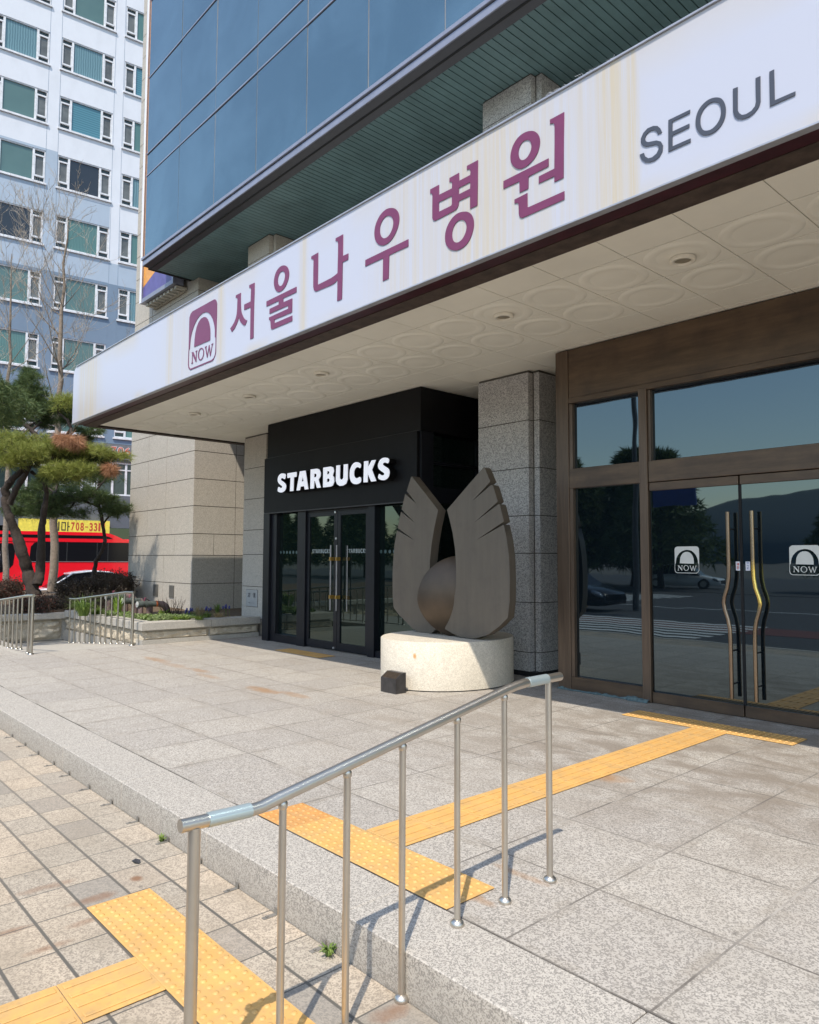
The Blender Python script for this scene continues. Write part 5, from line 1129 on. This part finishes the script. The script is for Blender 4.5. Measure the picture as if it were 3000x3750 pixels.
# pipe connections in the planter
HYD = thing('pipe_connection', 'row of grey fire hose connection pipes with white caps rising from the planter', 'pipe connection', (-13.8, 5.7, .3))
pipeM = plain('grey_green_pipe', (.12, .14, .13), .45, .3, var=.25, scale=12).m; redM = plain('faded_red_pipe', (.22, .15, .14), .7, var=.3, scale=10).m; capM = plain('white_cap', (.62, .62, .6), .4).m
for i, (x, ya, yb, z) in enumerate(((-13.62, 5.50, 5.98, .565), (-14.25, 5.46, 5.9, .60), (-15.0, 5.42, 5.9, .65))):
    m = MB(); m.tube([(x, ya, z), (x, ya+.10, z)], .066, 16); m.tube([(x, ya+.1, z), (x, yb-.1, z)], .055, 14); m.tube([(x, ya+.15, z), (x, ya+.19, z)], .068, 16); h = m.build('pipe', pipeM, HYD)
    m = MB(); m.tube([(x, yb-.1, z), (x, yb, z-.012), (x, yb+.07, z-.06), (x, yb+.10, z-.13), (x, yb+.10, .2)], [.057, .062, .064, .064, .062], 14); m.build('riser', redM, h); m = MB(); m.tube([(x, ya+.06, z-.05), (x, ya+.06, .22)], .05, 12); m.build('riser', redM, h)
    m = MB(); m.tube([(x, ya-.012, z), (x, ya, z)], .055, 16); m.tube([(x, ya-.02, z), (x, ya-.012, z)], .018, 10); m.build('cap', capM, h)
    m = MB(); m.tube([(x+.0, ya+.13, z+.06), (x, ya+.13, z+.11), (x, ya+.16, z+.12)], .007, 6); m.build('valve_lever', plain('magenta_lever', (.3, .05, .10), .5).m, h)
    if i == 0:
        m = MB(); m.tube([(x, yb-.13, z), (x, yb-.10, z)], .0595, 14); m.build('orange_band', plain('orange_band', (.6, .14, .04), .5).m, h)

# weeds at the kerb foot and a dark scrap
for x, s_, lab in ((-2.484, 1.0, 'small green weed growing at the kerb foot between the handrail posts'), (-4.087, .75, 'tiny green weed at the kerb foot left of the handrail')):
    c = Vector((x, 1.825, -.17)); t = thing('weed', lab, 'weed', c); m = MB(); blades(m, c, 26, .055*s_, .055*s_, .012, rb, .6); m.build('leaves', MT['grass'], t)
m = MB(); m.add([(-3.925, 1.59, -.165), (-3.88, 1.585, -.155), (-3.862, 1.605, -.167), (-3.88, 1.622, -.155), (-3.92, 1.615, -.166), (-3.90, 1.603, -.15)], [(0, 1, 5), (1, 2, 5), (2, 3, 5), (3, 4, 5), (4, 0, 5)])
tag(m.build('scrap', plain('dark_scrap', (.03, .03, .035), .8).m, None, (-3.895, 1.6, -.17)), 'dark crumpled scrap lying on the lower pavement', 'litter')
# greenish foam along the foot of the bronze frame
m = MB(); rr_ = random.Random(6)
P = []; n = 36; vs = []; 
for i in range(n+1):
    x = -5.0+1.12*i/n; w_ = .022+.03*abs(mnoise.noise((x*7, 0, 3)))+(.03 if i > 28 else 0); h_ = .012+.03*abs(mnoise.noise((x*9, 5, 3)))+(.02 if i > 27 else 0)
    vs += [(x, 6.80, h_), (x, 6.795-w_*.5, h_*.8), (x, 6.79-w_, .002)]
m.add(vs, [(i*3+j, i*3+j+1, i*3+j+4, i*3+j+3) for i in range(n) for j in range(2)], False)
tag(m.build('sealant', plain('teal_plastic_film', (.14, .21, .22), .25, var=.3, scale=30).m, None, (-4.4, 6.8, 0)), 'crumpled teal plastic film along the foot of the bronze entrance frame', 'plastic film')

# ------------------------------------------------------------------ apartment block
AX, AY, AR = -39.107, 11.442, -R(6.8)
def aframe(name, label, cat, off=0, u=0, z=0, group=None):
    th = R(6.8); N_ = Vector((math.cos(th), -math.sin(th), 0)); D_ = Vector((math.sin(th), math.cos(th), 0))
    t = thing(name, label, cat, Vector((AX, AY, z))+N_*off+D_*u, group); t.rotation_euler.z = AR
    return t
def lpart(name, mb, mat, par):
    me = mb.mesh(name); o = bpy.data.objects.new(name, me); COL.objects.link(o); me.materials.append(mat); o.parent = par; return o
AB = aframe('apartment_building', 'tall white and blue painted apartment block with teal curtained windows', 'building')
def painted(name, c):
    s = S(name, c, .85)
    f = s.noise(1.5, 5, .65, s.scaled(1, 1, .5)); s.set('Base Color', s.mix(s.ramp(f, .42, .75, 0, .5), c, tuple(k*.84 for k in c)))
    return s.m
WH = painted('white_wall_paint', (.60, .625, .68)); LB = painted('light_blue_wall_paint', (.34, .41, .50)); DB = painted('slate_blue_wall_paint', (.155, .215, .295)); GY = painted('grey_shop_band', (.10, .11, .13))
walls = {0: MB(), 1: MB(), 2: MB()}; wm = {0: WH, 1: LB, 2: DB}
PIT = 3.165; TOPS = [28.5-PIT*k for k in range(-2, 7)]
WIN = [(-6.77, -4.15), (-3.60, -.98), (-.43, 2.19), (2.73, 5.35), (5.9, 8.52)]
def zone(u, z):
    if u < -.7: lim = (22.3, 16.0)
    elif u < 2.2: lim = (20.2, 16.0)
    else: lim = (17.1, 15.97)
    return 0 if z > lim[0] else (1 if z > lim[1] else 2)
def wallpiece(u0, u1, z0, z1, cuts):
    zs = sorted([z0, z1]+[c for c in cuts if z0 < c < z1])
    for a, b in zip(zs[:-1], zs[1:]):
        walls[zone((u0+u1)/2, (a+b)/2)].box(-.25, 0, u0, u1, a, b)
piers = [(-9, -6.77)]+[(WIN[i][1], WIN[i+1][0]) for i in range(4)]+[(8.52, 9.5)]
for i, (a, b) in enumerate(piers):
    c_ = [22.3, 16.0] if (a+b)/2 < -.5 else [17.1, 15.97]
    wallpiece(a+.0, b-.0, 7.45, 36.5, c_)
for i, (a, b) in enumerate(WIN):
    c_ = [22.3, 16.0] if i < 2 else ([20.2, 16.0] if i == 2 else [17.1, 15.97])
    zt = 36.5
    for T_ in TOPS: wallpiece(a, b, T_, zt, c_); zt = T_-1.72
    wallpiece(a, b, 7.45, zt, c_)
for k, mb in walls.items(): lpart('wall', mb, wm[k], AB)
m = MB(); m.box(-12, -.26, -9, 9.5, -.6, 36.4); lpart('core', m, MT['dark'], AB)
m = MB()
for u in (-.98, -.43, 2.23, 2.69, 5.39, 5.86): m.box(-.02, .004, u-.008, u+.008, 7.5, 36)
lpart('expansion_joint', m, DB, AB)
FRM = plain('white_window_frame', (.70, .71, .74), .45).m
tealm = []
for i, (a, b, k) in enumerate((((.075, .15, .175), (.14, .245, .275), 5), ((.065, .125, .12), (.09, .16, .15), 0), ((.010, .014, .018), (.025, .03, .038), 0), ((.045, .14, .18), (.08, .21, .26), 9), ((.055, .13, .12), (.095, .19, .175), 8))):
    s = S('window_pane_%s' % ['curtain', 'green', 'dark', 'blind', 'drape'][i], a, .12, spec=.6)
    if k == 9: f = s.n('ShaderNodeTexWave', {'Vector': s.P(), 'Scale': 2.6, 'Distortion': .2}, bands_direction='Z').outputs[1]
    elif k: f = s.n('ShaderNodeTexWave', {'Vector': s.P(), 'Scale': k*.55, 'Distortion': 2.5, 'Detail': 2}, bands_direction='Y').outputs[1]
    else: f = s.noise(1.2, 3)
    s.set('Base Color', s.mix(f, a, b)); tealm.append(s.m)
smallm = plain('small_sash_pane', (.15, .16, .155), .2, var=.3, scale=1.5).m
topm = plain('dark_vent_pane', (.03, .05, .05), .15, var=.2).m
def window_meshes():
    f = MB(); W_ = 2.62; H_ = 1.72
    f.box(-.16, -.03, 0, W_, -.06, 0); f.box(-.16, -.03, 0, .06, -H_, -.061); f.box(-.16, -.03, W_-.06, W_, -H_, -.061); f.box(-.16, -.03, .061, W_-.061, -H_, -H_+.07)
    f.box(-.14, -.02, .50, .60, -H_+.071, -.061); f.box(-.14, -.02, 2.02, 2.12, -H_+.071, -.061)
    for a, b in ((.061, .499), (2.121, W_-.061)):
        f.box(-.15, -.02, a, b, -.36, -.28); f.box(-.15, -.02, a, b, -H_+.28, -H_+.36)
        f.box(-.13, -.03, a, a+.04, -H_+.36, -.36); f.box(-.13, -.03, b-.04, b, -H_+.36, -.36)
    f.box(-.16, .09, -.06, W_+.06, -H_-.09, -H_-.001)
    s1 = MB(); s2 = MB(); t_ = MB(); b_ = MB()
    b_.box(-.10, -.09, .601, 2.019, -H_+.071, -.061)
    s1.box(-.10, -.09, .10, .46, -H_+.36, -.36); s2.box(-.10, -.09, 2.16, W_-.10, -H_+.36, -.36)
    t_.box(-.13, -.12, .061, .499, -H_+.071, -.061); t2_ = MB(); t2_.box(-.13, -.12, 2.121, W_-.061, -H_+.071, -.061)
    return f.mesh('window'), b_, s1.mesh('sash_pane'), s2.mesh('sash_pane'), t_.mesh('vent_pane'), t2_.mesh('vent_pane')
wf, wb, ws1, ws2, wt, wt2 = window_meshes(); wf.materials.append(FRM); ws1.materials.append(smallm); ws2.materials.append(smallm); wt.materials.append(topm); wt2.materials.append(topm)
bigs = []
for k in range(5):
    me = wb.mesh('large_pane'); me.materials.append(tealm[k]); bigs.append(me)
pick = {(1, 3): 0, (1, 4): 1, (1, 5): 1, (1, 6): 2, (1, 7): 1, (2, 2): 1, (2, 3): 0, (2, 4): 3, (2, 5): 2, (2, 6): 4, (2, 7): 3}
kmap = {(1, 0): 0, (1, 1): 0, (1, 2): 0, (1, 3): 1, (1, 4): 1, (1, 5): 2, (1, 6): 1, (1, 7): 4, (1, 8): 4, (2, 0): 1, (2, 1): 1, (2, 2): 0, (2, 3): 3, (2, 4): 2, (2, 5): 4, (2, 6): 1, (2, 7): 1, (2, 8): 1}
rw = random.Random(3)
for i, (a, b) in enumerate(WIN):
    for j, T_ in enumerate(TOPS):
        w_ = bpy.data.objects.new('window', wf); COL.objects.link(w_); w_.parent = AB; w_.location = (0, a, T_)
        for nm, me in (('large_pane', bigs[kmap.get((i, j), rw.choice([0, 3, 4]))]), ('sash_pane', ws1), ('sash_pane', ws2), ('vent_pane', wt), ('vent_pane', wt2)):
            o = bpy.data.objects.new(nm, me); COL.objects.link(o); o.parent = w_
# lower storeys
m = MB(); m.box(-.25, .03, -9, 9.5, 6.50, 7.449); m.box(-.25, .05, -9, 9.5, 3.0, 4.70); m.box(-.25, 0, -9, -4, 4.7, 6.5); m.box(-.25, .02, -9, 9.5, -.6, 0.2)
lpart('shop_band', m, GY, AB)
m = MB()
for u in (-3.9, -2.6, -1.3, 0.0, 1.25, 2.0, 2.74, 3.42, 4.2, 5.4, 7): m.box(-.2, -.05, u-.05, u+.05, 4.72, 6.49)
m.box(-.2, -.06, -4, 9.5, 4.72, 4.80); m.box(-.2, -.06, -4, 9.5, 6.40, 6.49); m.box(-.19, -.07, -4, 9.5, 6.05, 6.11)
lpart('window_frame', m, FRM, AB)
m = MB(); m.box(-.16, -.14, -4, 9.5, 4.72, 6.45); lpart('window_pane', m, topm, AB)
m = MB(); m.box(-.24, -.1, -9, 9.5, .2, 3.0); lpart('shop_window', m, MT['shop_glass'], AB)
# signs on the block
t = aframe('phone_sign', 'grey banner on the apartment block with outlined red digits 706-', 'sign', .05, 0, 0)
m = MB(); m.box(0, .03, 1.6, 4.6, 6.62, 7.40); lpart('banner', m, plain('grey_banner', (.16, .165, .18), .6).m, t)
def lettext(par, txt, u, z, h, wdt, mat, x=.035, bold=0, name='digit'):
    me = text_mesh(name, txt, h, wdt, 0, lambda a, b, c: Vector((x, u+a, z+b)), bold)
    o = bpy.data.objects.new(name, me); COL.objects.link(o); me.materials.append(mat); o.parent = par; return o
outl = plain('white_digit_outline', (.7, .68, .68), .5).m; reds = plain('coral_red_digit', (.62, .12, .08), .5).m
uu = 2.58
for ch, wd in (('7', .30), ('0', .30), ('6', .30), ('-', .16), ('2', .3)):
    lettext(t, ch, uu-.02, (6.90 if ch != '-' else 7.05)-.02, .42 if ch != '-' else .07, wd+.04, outl, .033, .04); lettext(t, ch, uu+.01, 6.90 if ch != '-' else 7.05, .38 if ch != '-' else .05, wd-.02, reds, .037, .01); uu += wd+.05
t = aframe('shop_banner', 'yellow shop banner above the red bus reading 708-3311', 'sign', .42, 0, 0)
m = MB(); m.box(-.4, .0, -1.6, 2.56, 2.70, 3.34); lpart('banner', m, plain('yellow_banner', (.85, .70, .09), .5).m, t)
redd = plain('brick_red_digit', (.55, .07, .03), .5).m; blk = plain('black_character', (.02, .02, .02), .5).m
for i, ch in enumerate('708-3311'):
    if ch == '-': lettext(t, ch, .72+i*.215, 2.98, .05, .14, redd, .005, .02)
    else: lettext(t, ch, .72+i*.215, 2.80, .42, .165 if ch != '1' else .10, redd, .005, .03)
m = MB()
def bar(u0, u1, z0, z1): m.box(.002, .008, u0, u1, z0, z1)
bar(.27, .31, 2.80, 3.22); bar(.43, .47, 2.80, 3.22); bar(.312, .428, 3.17, 3.22); bar(.312, .428, 2.80, 2.85); bar(.54, .59, 2.78, 3.24); bar(.592, .65, 2.97, 3.03)
bar(.12, .18, 2.78, 3.24); bar(-.1, .1, 3.1, 3.15); bar(-.02, .03, 2.8, 3.098)
lpart('hangul_character', m, blk, t)
t = aframe('window_sign', 'white lettering strip on the first floor windows of the apartment block', 'sign', 0, 0, 0)
m = MB(); m.box(-.13, -.12, .15, 1.9, 5.12, 5.42); lpart('strip', m, plain('white_strip_letters', (.55, .6, .6), .5).m, t)

# ------------------------------------------------------------------ bus
RED = plain('bright_red_paint', (.80, .008, .02), .22, var=.03); RED.set('Coat Weight', .5); RED = RED.m
BLK = S('black_bus_glass', (.008, .008, .010), .12, 0, .25).m
BUS = aframe('bus', 'bright red coach with black window band parked behind the hedge', 'bus', 6.5, 0, -.60)
def prof_loft(mb, ys, secs, smooth=True):
    n = len(secs[0]); vs = []
    for y, s_ in zip(ys, secs): vs += [(x, y, z) for x, z in s_]
    fs = [(i*n+k, i*n+(k+1) % n, (i+1)*n+(k+1) % n, (i+1)*n+k) for i in range(len(ys)-1) for k in range(n)]
    mb.add(vs, fs, smooth); mb.add(vs[:n], [tuple(range(n))]); mb.add(vs[-n:], [tuple(range(n-1, -1, -1))])
m = MB(); sec = [(-2.45, .35), (-2.5, 1.0), (-2.48, 2.6), (-2.38, 2.82), (-2.2, 2.87), (-.3, 2.87), (-.12, 2.83), (-.02, 2.70), (0, 1.9), (0, .5), (-.05, .35)]
ys = [-4.6, -4.5, -4.2, 7.0, 7.1]
def sc_(s_, k, zt): return [(-1.25+(x+1.25)*k, min(z, zt)) for x, z in s_]
prof_loft(m, ys, [sc_(sec, .9, 2.6), sc_(sec, .97, 2.8), sec, sec, sc_(sec, .96, 2.8)], False)
lpart('body', m, RED, BUS)
m = MB()  # roof fairing
fp = [(-4.2, 2.71), (-3.6, 3.10), (-2.5, 3.13), (.8, 3.14), (1.15, 3.10), (1.45, 2.99), (1.72, 2.86), (2.0, 2.80), (2.1, 2.71)]
vs = [(.003, y, z) for y, z in fp]+[(-2.47, y, z) for y, z in fp]; n = len(fp)
m.add(vs, [tuple(range(n-1, -1, -1)), tuple(range(n, 2*n))]+[(i, i+1, n+i+1, n+i) for i in range(n-1)]); lpart('roof_fairing', m, RED, BUS)
m = MB(); fp = [(-3.7, 2.86), (-3.4, 2.99), (.9, 3.00), (1.15, 2.95), (1.30, 2.86)]
m.add([(.007, y, z) for y, z in fp]+[(-.01, y, z) for y, z in fp], [tuple(range(4, -1, -1))]+[(i, i+1, 6+i, 5+i) for i in range(4)]); lpart('roof_grille', m, BLK, BUS)
m = MB()
wv = [(-1.98, 1.885), (6.8, 1.885), (6.8, 2.70), (-1.55, 2.70), (-1.80, 2.66), (-1.93, 2.5)]
m.add([(.008, y, z) for y, z in wv]+[(-.02, y, z) for y, z in wv], [tuple(range(6)), ]+[(i, 6+i, 6+(i+1) % 6, (i+1) % 6) for i in range(6)])
lpart('window_band', m, BLK, BUS)
m = MB()
for y in (-.55, .65, 1.1, 2.3, 3.5, 4.7): m.box(.009, .012, y-.012, y+.012, 1.9, 2.69)
lpart('window_divider', m, plain('dark_seal', (.03, .03, .03), .6).m, BUS)
m = MB(); wv = [(-4.55, 1.45), (-4.3, 1.40), (-3.05, 1.42), (-2.75, 1.5), (-2.55, 1.75), (-2.5, 2.35), (-2.6, 2.62), (-4.55, 2.62)]
m.add([(.006, y, z) for y, z in wv]+[(-.3, y, z) for y, z in wv], [tuple(range(8)), ]+[(i, 8+i, 8+(i+1) % 8, (i+1) % 8) for i in range(8)]); lpart('driver_window', m, BLK, BUS)
m = MB(); m.box(.007, .02, -1.98, 6.9, 1.862, 1.884); lpart('silver_moulding', m, plain('silver_moulding', (.5, .5, .52), .3, .8).m, BUS)
m = MB(); m.tube([(.02, -3.0, 2.3), (.25, -3.05, 2.2), (.28, -3.05, 1.9)], .03, 6); m.ellipsoid((.28, -3.05, 1.75), .06, .16, .24, 12, 8); lpart('mirror', m, BLK, BUS)
tyre = plain('tyre_rubber', (.015, .015, .015), .8).m; rim = plain('silver_rim', (.4, .4, .42), .35, .7).m
def wheel(par, y, z, r, x=0, wd=.25):
    m = MB(); m.tube([(x-wd, y, z), (x, y, z)], r, 24, smooth=False); o = lpart('wheel', m, tyre, par); m = MB(); m.tube([(x-.02, y, z), (x+.008, y, z)], r*.6, 20, smooth=False); lpart('rim', m, rim, o)
wheel(BUS, -2.6, .5, .5, .012); wheel(BUS, 5.0, .5, .5, .012)

# ------------------------------------------------------------------ cars
CARW = S('white_car_paint', (.72, .73, .76), .25); CARW.set('Coat Weight', .6); CARW = CARW.m
def car(label, off, u, z, paint=None, loc=None, rot=None, group=None):
    t = aframe('car', label, 'car', off, u, z, group)
    if loc: t.location = loc; t.rotation_euler.z = rot
    m = MB()
    st = [(0, .30, .55, .58, .62), (.12, .22, .66, .78, .70), (.9, .2, .80, .86, .86), (1.35, .2, .90, .90, .90), (2.0, .2, .93, .91, .91), (3.5, .2, .93, .91, .91), (4.15, .22, .96, .88, .88), (4.5, .3, .88, .78, .80), (4.6, .35, .6, .7, .72)]
    secs = []
    for y, zb, zt, w1, w2 in st:
        secs.append([(-.9-w1*.95, zb), (-.9-w2, zb+(zt-zb)*.45), (-.9-w2*.96, zt-.05), (-.9-w2*.85, zt), (-.9+w2*.85, zt), (-.9+w2*.96, zt-.05), (-.9+w2, zb+(zt-zb)*.45), (-.9+w1*.95, zb)])
    prof_loft(m, [s_[0] for s_ in st], secs); lpart('body', m, paint or CARW, t)
    m = MB(); gs = [(1.25, .88, .80), (1.6, 1.12, .74), (2.05, 1.40, .66), (2.7, 1.48, .64), (3.3, 1.42, .64), (3.9, 1.15, .70), (4.2, .95, .78)]
    prof_loft(m, [g_[0] for g_ in gs], [[(-.9-.84, .86), (-.9-g_[2], g_[1]), (-.9+g_[2], g_[1]), (-.9+.84, .86)] for g_ in gs], False); lpart('greenhouse', m, BLK, t)
    m = MB()
    gs2 = [(1.95, 1.39, .67), (2.2, 1.44, .66), (2.7, 1.50, .65), (3.3, 1.44, .65), (3.6, 1.34, .67)]
    prof_loft(m, [g_[0] for g_ in gs2], [[(-.9-g_[2], g_[1]-.03), (-.9-g_[2]+.06, g_[1]+.01), (-.9+g_[2]-.06, g_[1]+.01), (-.9+g_[2], g_[1]-.03)] for g_ in gs2]); lpart('roof', m, paint or CARW, t)
    m = MB(); m.tube([(-.9+.80, 1.2, .90), (-.9+.745, 1.6, 1.13), (-.9+.68, 2.0, 1.40), (-.9+.67, 2.7, 1.48), (-.9+.665, 3.3, 1.43), (-.9+.72, 3.9, 1.16), (-.9+.8, 4.25, .95)], .028, 6); lpart('window_line', m, paint or CARW, t)
    wheel(t, .95, .33, .33, .015, .2); wheel(t, 3.65, .33, .33, .015, .2)
    m = MB(); m.ellipsoid((-.18, .22, .60), .12, .22, .08, 14, 8, Matrix.Rotation(R(20), 3, 'X')); lpart('headlight', m, plain('headlight_glass', (.25, .28, .33), .1, .3).m, t)
    m = MB(); m.ellipsoid((.06, 1.75, .98), .08, .11, .07, 10, 8); lpart('mirror', m, paint or CARW, t)
    m = MB(); m.box(-1.45, -.35, -.02, .05, .38, .58); lpart('grille', m, BLK, t)
    return t
car('white sedan parked between the hedge and the red bus', 12.2, -3.35, -.52)
car('white sedan facing away across the wide road, mirrored in the entrance doors', 0, 0, 0, None, (-19.5, -28.5, -.32), R(78))
car('dark sedan on the road, mirrored in the cafe doors', 0, 0, 0, S('dark_car_paint', (.02, .022, .028), .2).m, (-14.0, -7.6, -.32), R(96))
car('white sedan further left across the road, mirrored in the glass', 0, 0, 0, None, (-33, -20, -.32), R(80))

# ------------------------------------------------------------------ across the road (only seen mirrored in the glass)
m = MB(); m.box(-200, 200, -60, -24.01, -.6, -.30); structure('far_pavement', m, MT['asphalt'])
def far_tree(label, loc, h, seed, group):
    r = random.Random(seed); loc = Vector(loc); t = thing('pine_tree', label, 'tree', loc, group)
    m = MB(); m.tube([loc, loc+Vector((.1, .1, h*.4)), loc+Vector((0, 0, h*.93))], [.2, .15, .05], 8); m.build('trunk', MT['bark'], t)
    m = MB()
    for k in range(1500):
        f = r.random()**.8; z = h*(.16+.82*f); w_ = (1-f)*h*.42+.5; a = r.uniform(0, 6.283); q = r.random()**.5
        p = loc+Vector((math.cos(a)*w_*q, math.sin(a)*w_*q, z)); tuft(m, p, Vector((math.cos(a), math.sin(a), .25)), 7, .55, .10, r)
    m.build('crown', MT['pine_dark'], t); return t
g0 = far_tree('dark pine across the road, mirrored in the bronze entrance', (-25, -29, -.3), 7.2, 1, 'pines across the road')
rq = random.Random(8)
for k, (x, y, s_) in enumerate(((-22.0, -26.5, 1.15), (-26.5, -31, 1.3), (-33.5, -33, 1.35), (-28.4, -28, 1.05), (-31.5, -30, .95), (-35.5, -29, 1.1), (-39, -31, 1.0), (-43, -29, .9), (-47, -30, 1.05), (-52, -28, 1.0), (-57, -30, 1.15), (-63, -29, 1.0), (-70, -30, 1.1), (-77, -29, 1.0), (-13.2, -30, .8))):
    cc = copy_tree(g0); cc.location = (x, y, -.3); cc.scale = (s_, s_, s_); cc.rotation_euler.z = rq.uniform(0, 6)
# road sign and lamp post mirrored in the transom window
p = un(2322, 1900, 1, 13.6+9.0); 
LP = thing('lamp_post', 'grey lamp post carrying a blue road sign across the pavement, mirrored in the glass', 'lamp post', (p.x, -9.0, -.3))
m = MB(); m.tube([(p.x, -9, -.3), (p.x, -9, 9)], [.11, .07], 12); m.tube([(p.x, -9, 4.1), (p.x+2.4, -9, 4.15)], .05, 8); m.build('pole', plain('grey_pole', (.12, .12, .13), .5, .5).m, LP)
m = MB(); m.box(p.x+.7, p.x+2.2, -9.0, -8.94, 3.2, 3.95); m.build('sign_board', plain('blue_sign', (.02, .06, .30), .4).m, LP)

# pine beside the ramp whose shade falls on the retaining wall
off = thing('pine_tree', 'pine at the left edge shading the retaining wall and the ramp', 'tree', (-14.9, -.4, -.17))
m = MB(); m.tube([(-14.9, -.4, -.2), (-14.8, 0, 2), (-14.9, 1.5, 3.6), (-15, 2.1, 4.6)], [.18, .15, .10, .05], 9); m.build('trunk', MT['bark'], off)
m = MB()
for k in range(1700):
    v = rv(rp); p = Vector((-14.9, 2.1, 4.2))+Vector((v.x*1.5, v.y*1.9, v.z*.55)); tuft(m, p, Vector((v.x, v.y, .8)), 16, .18, .016, rp)
m.build('crown', MT['pine_dark'], off)
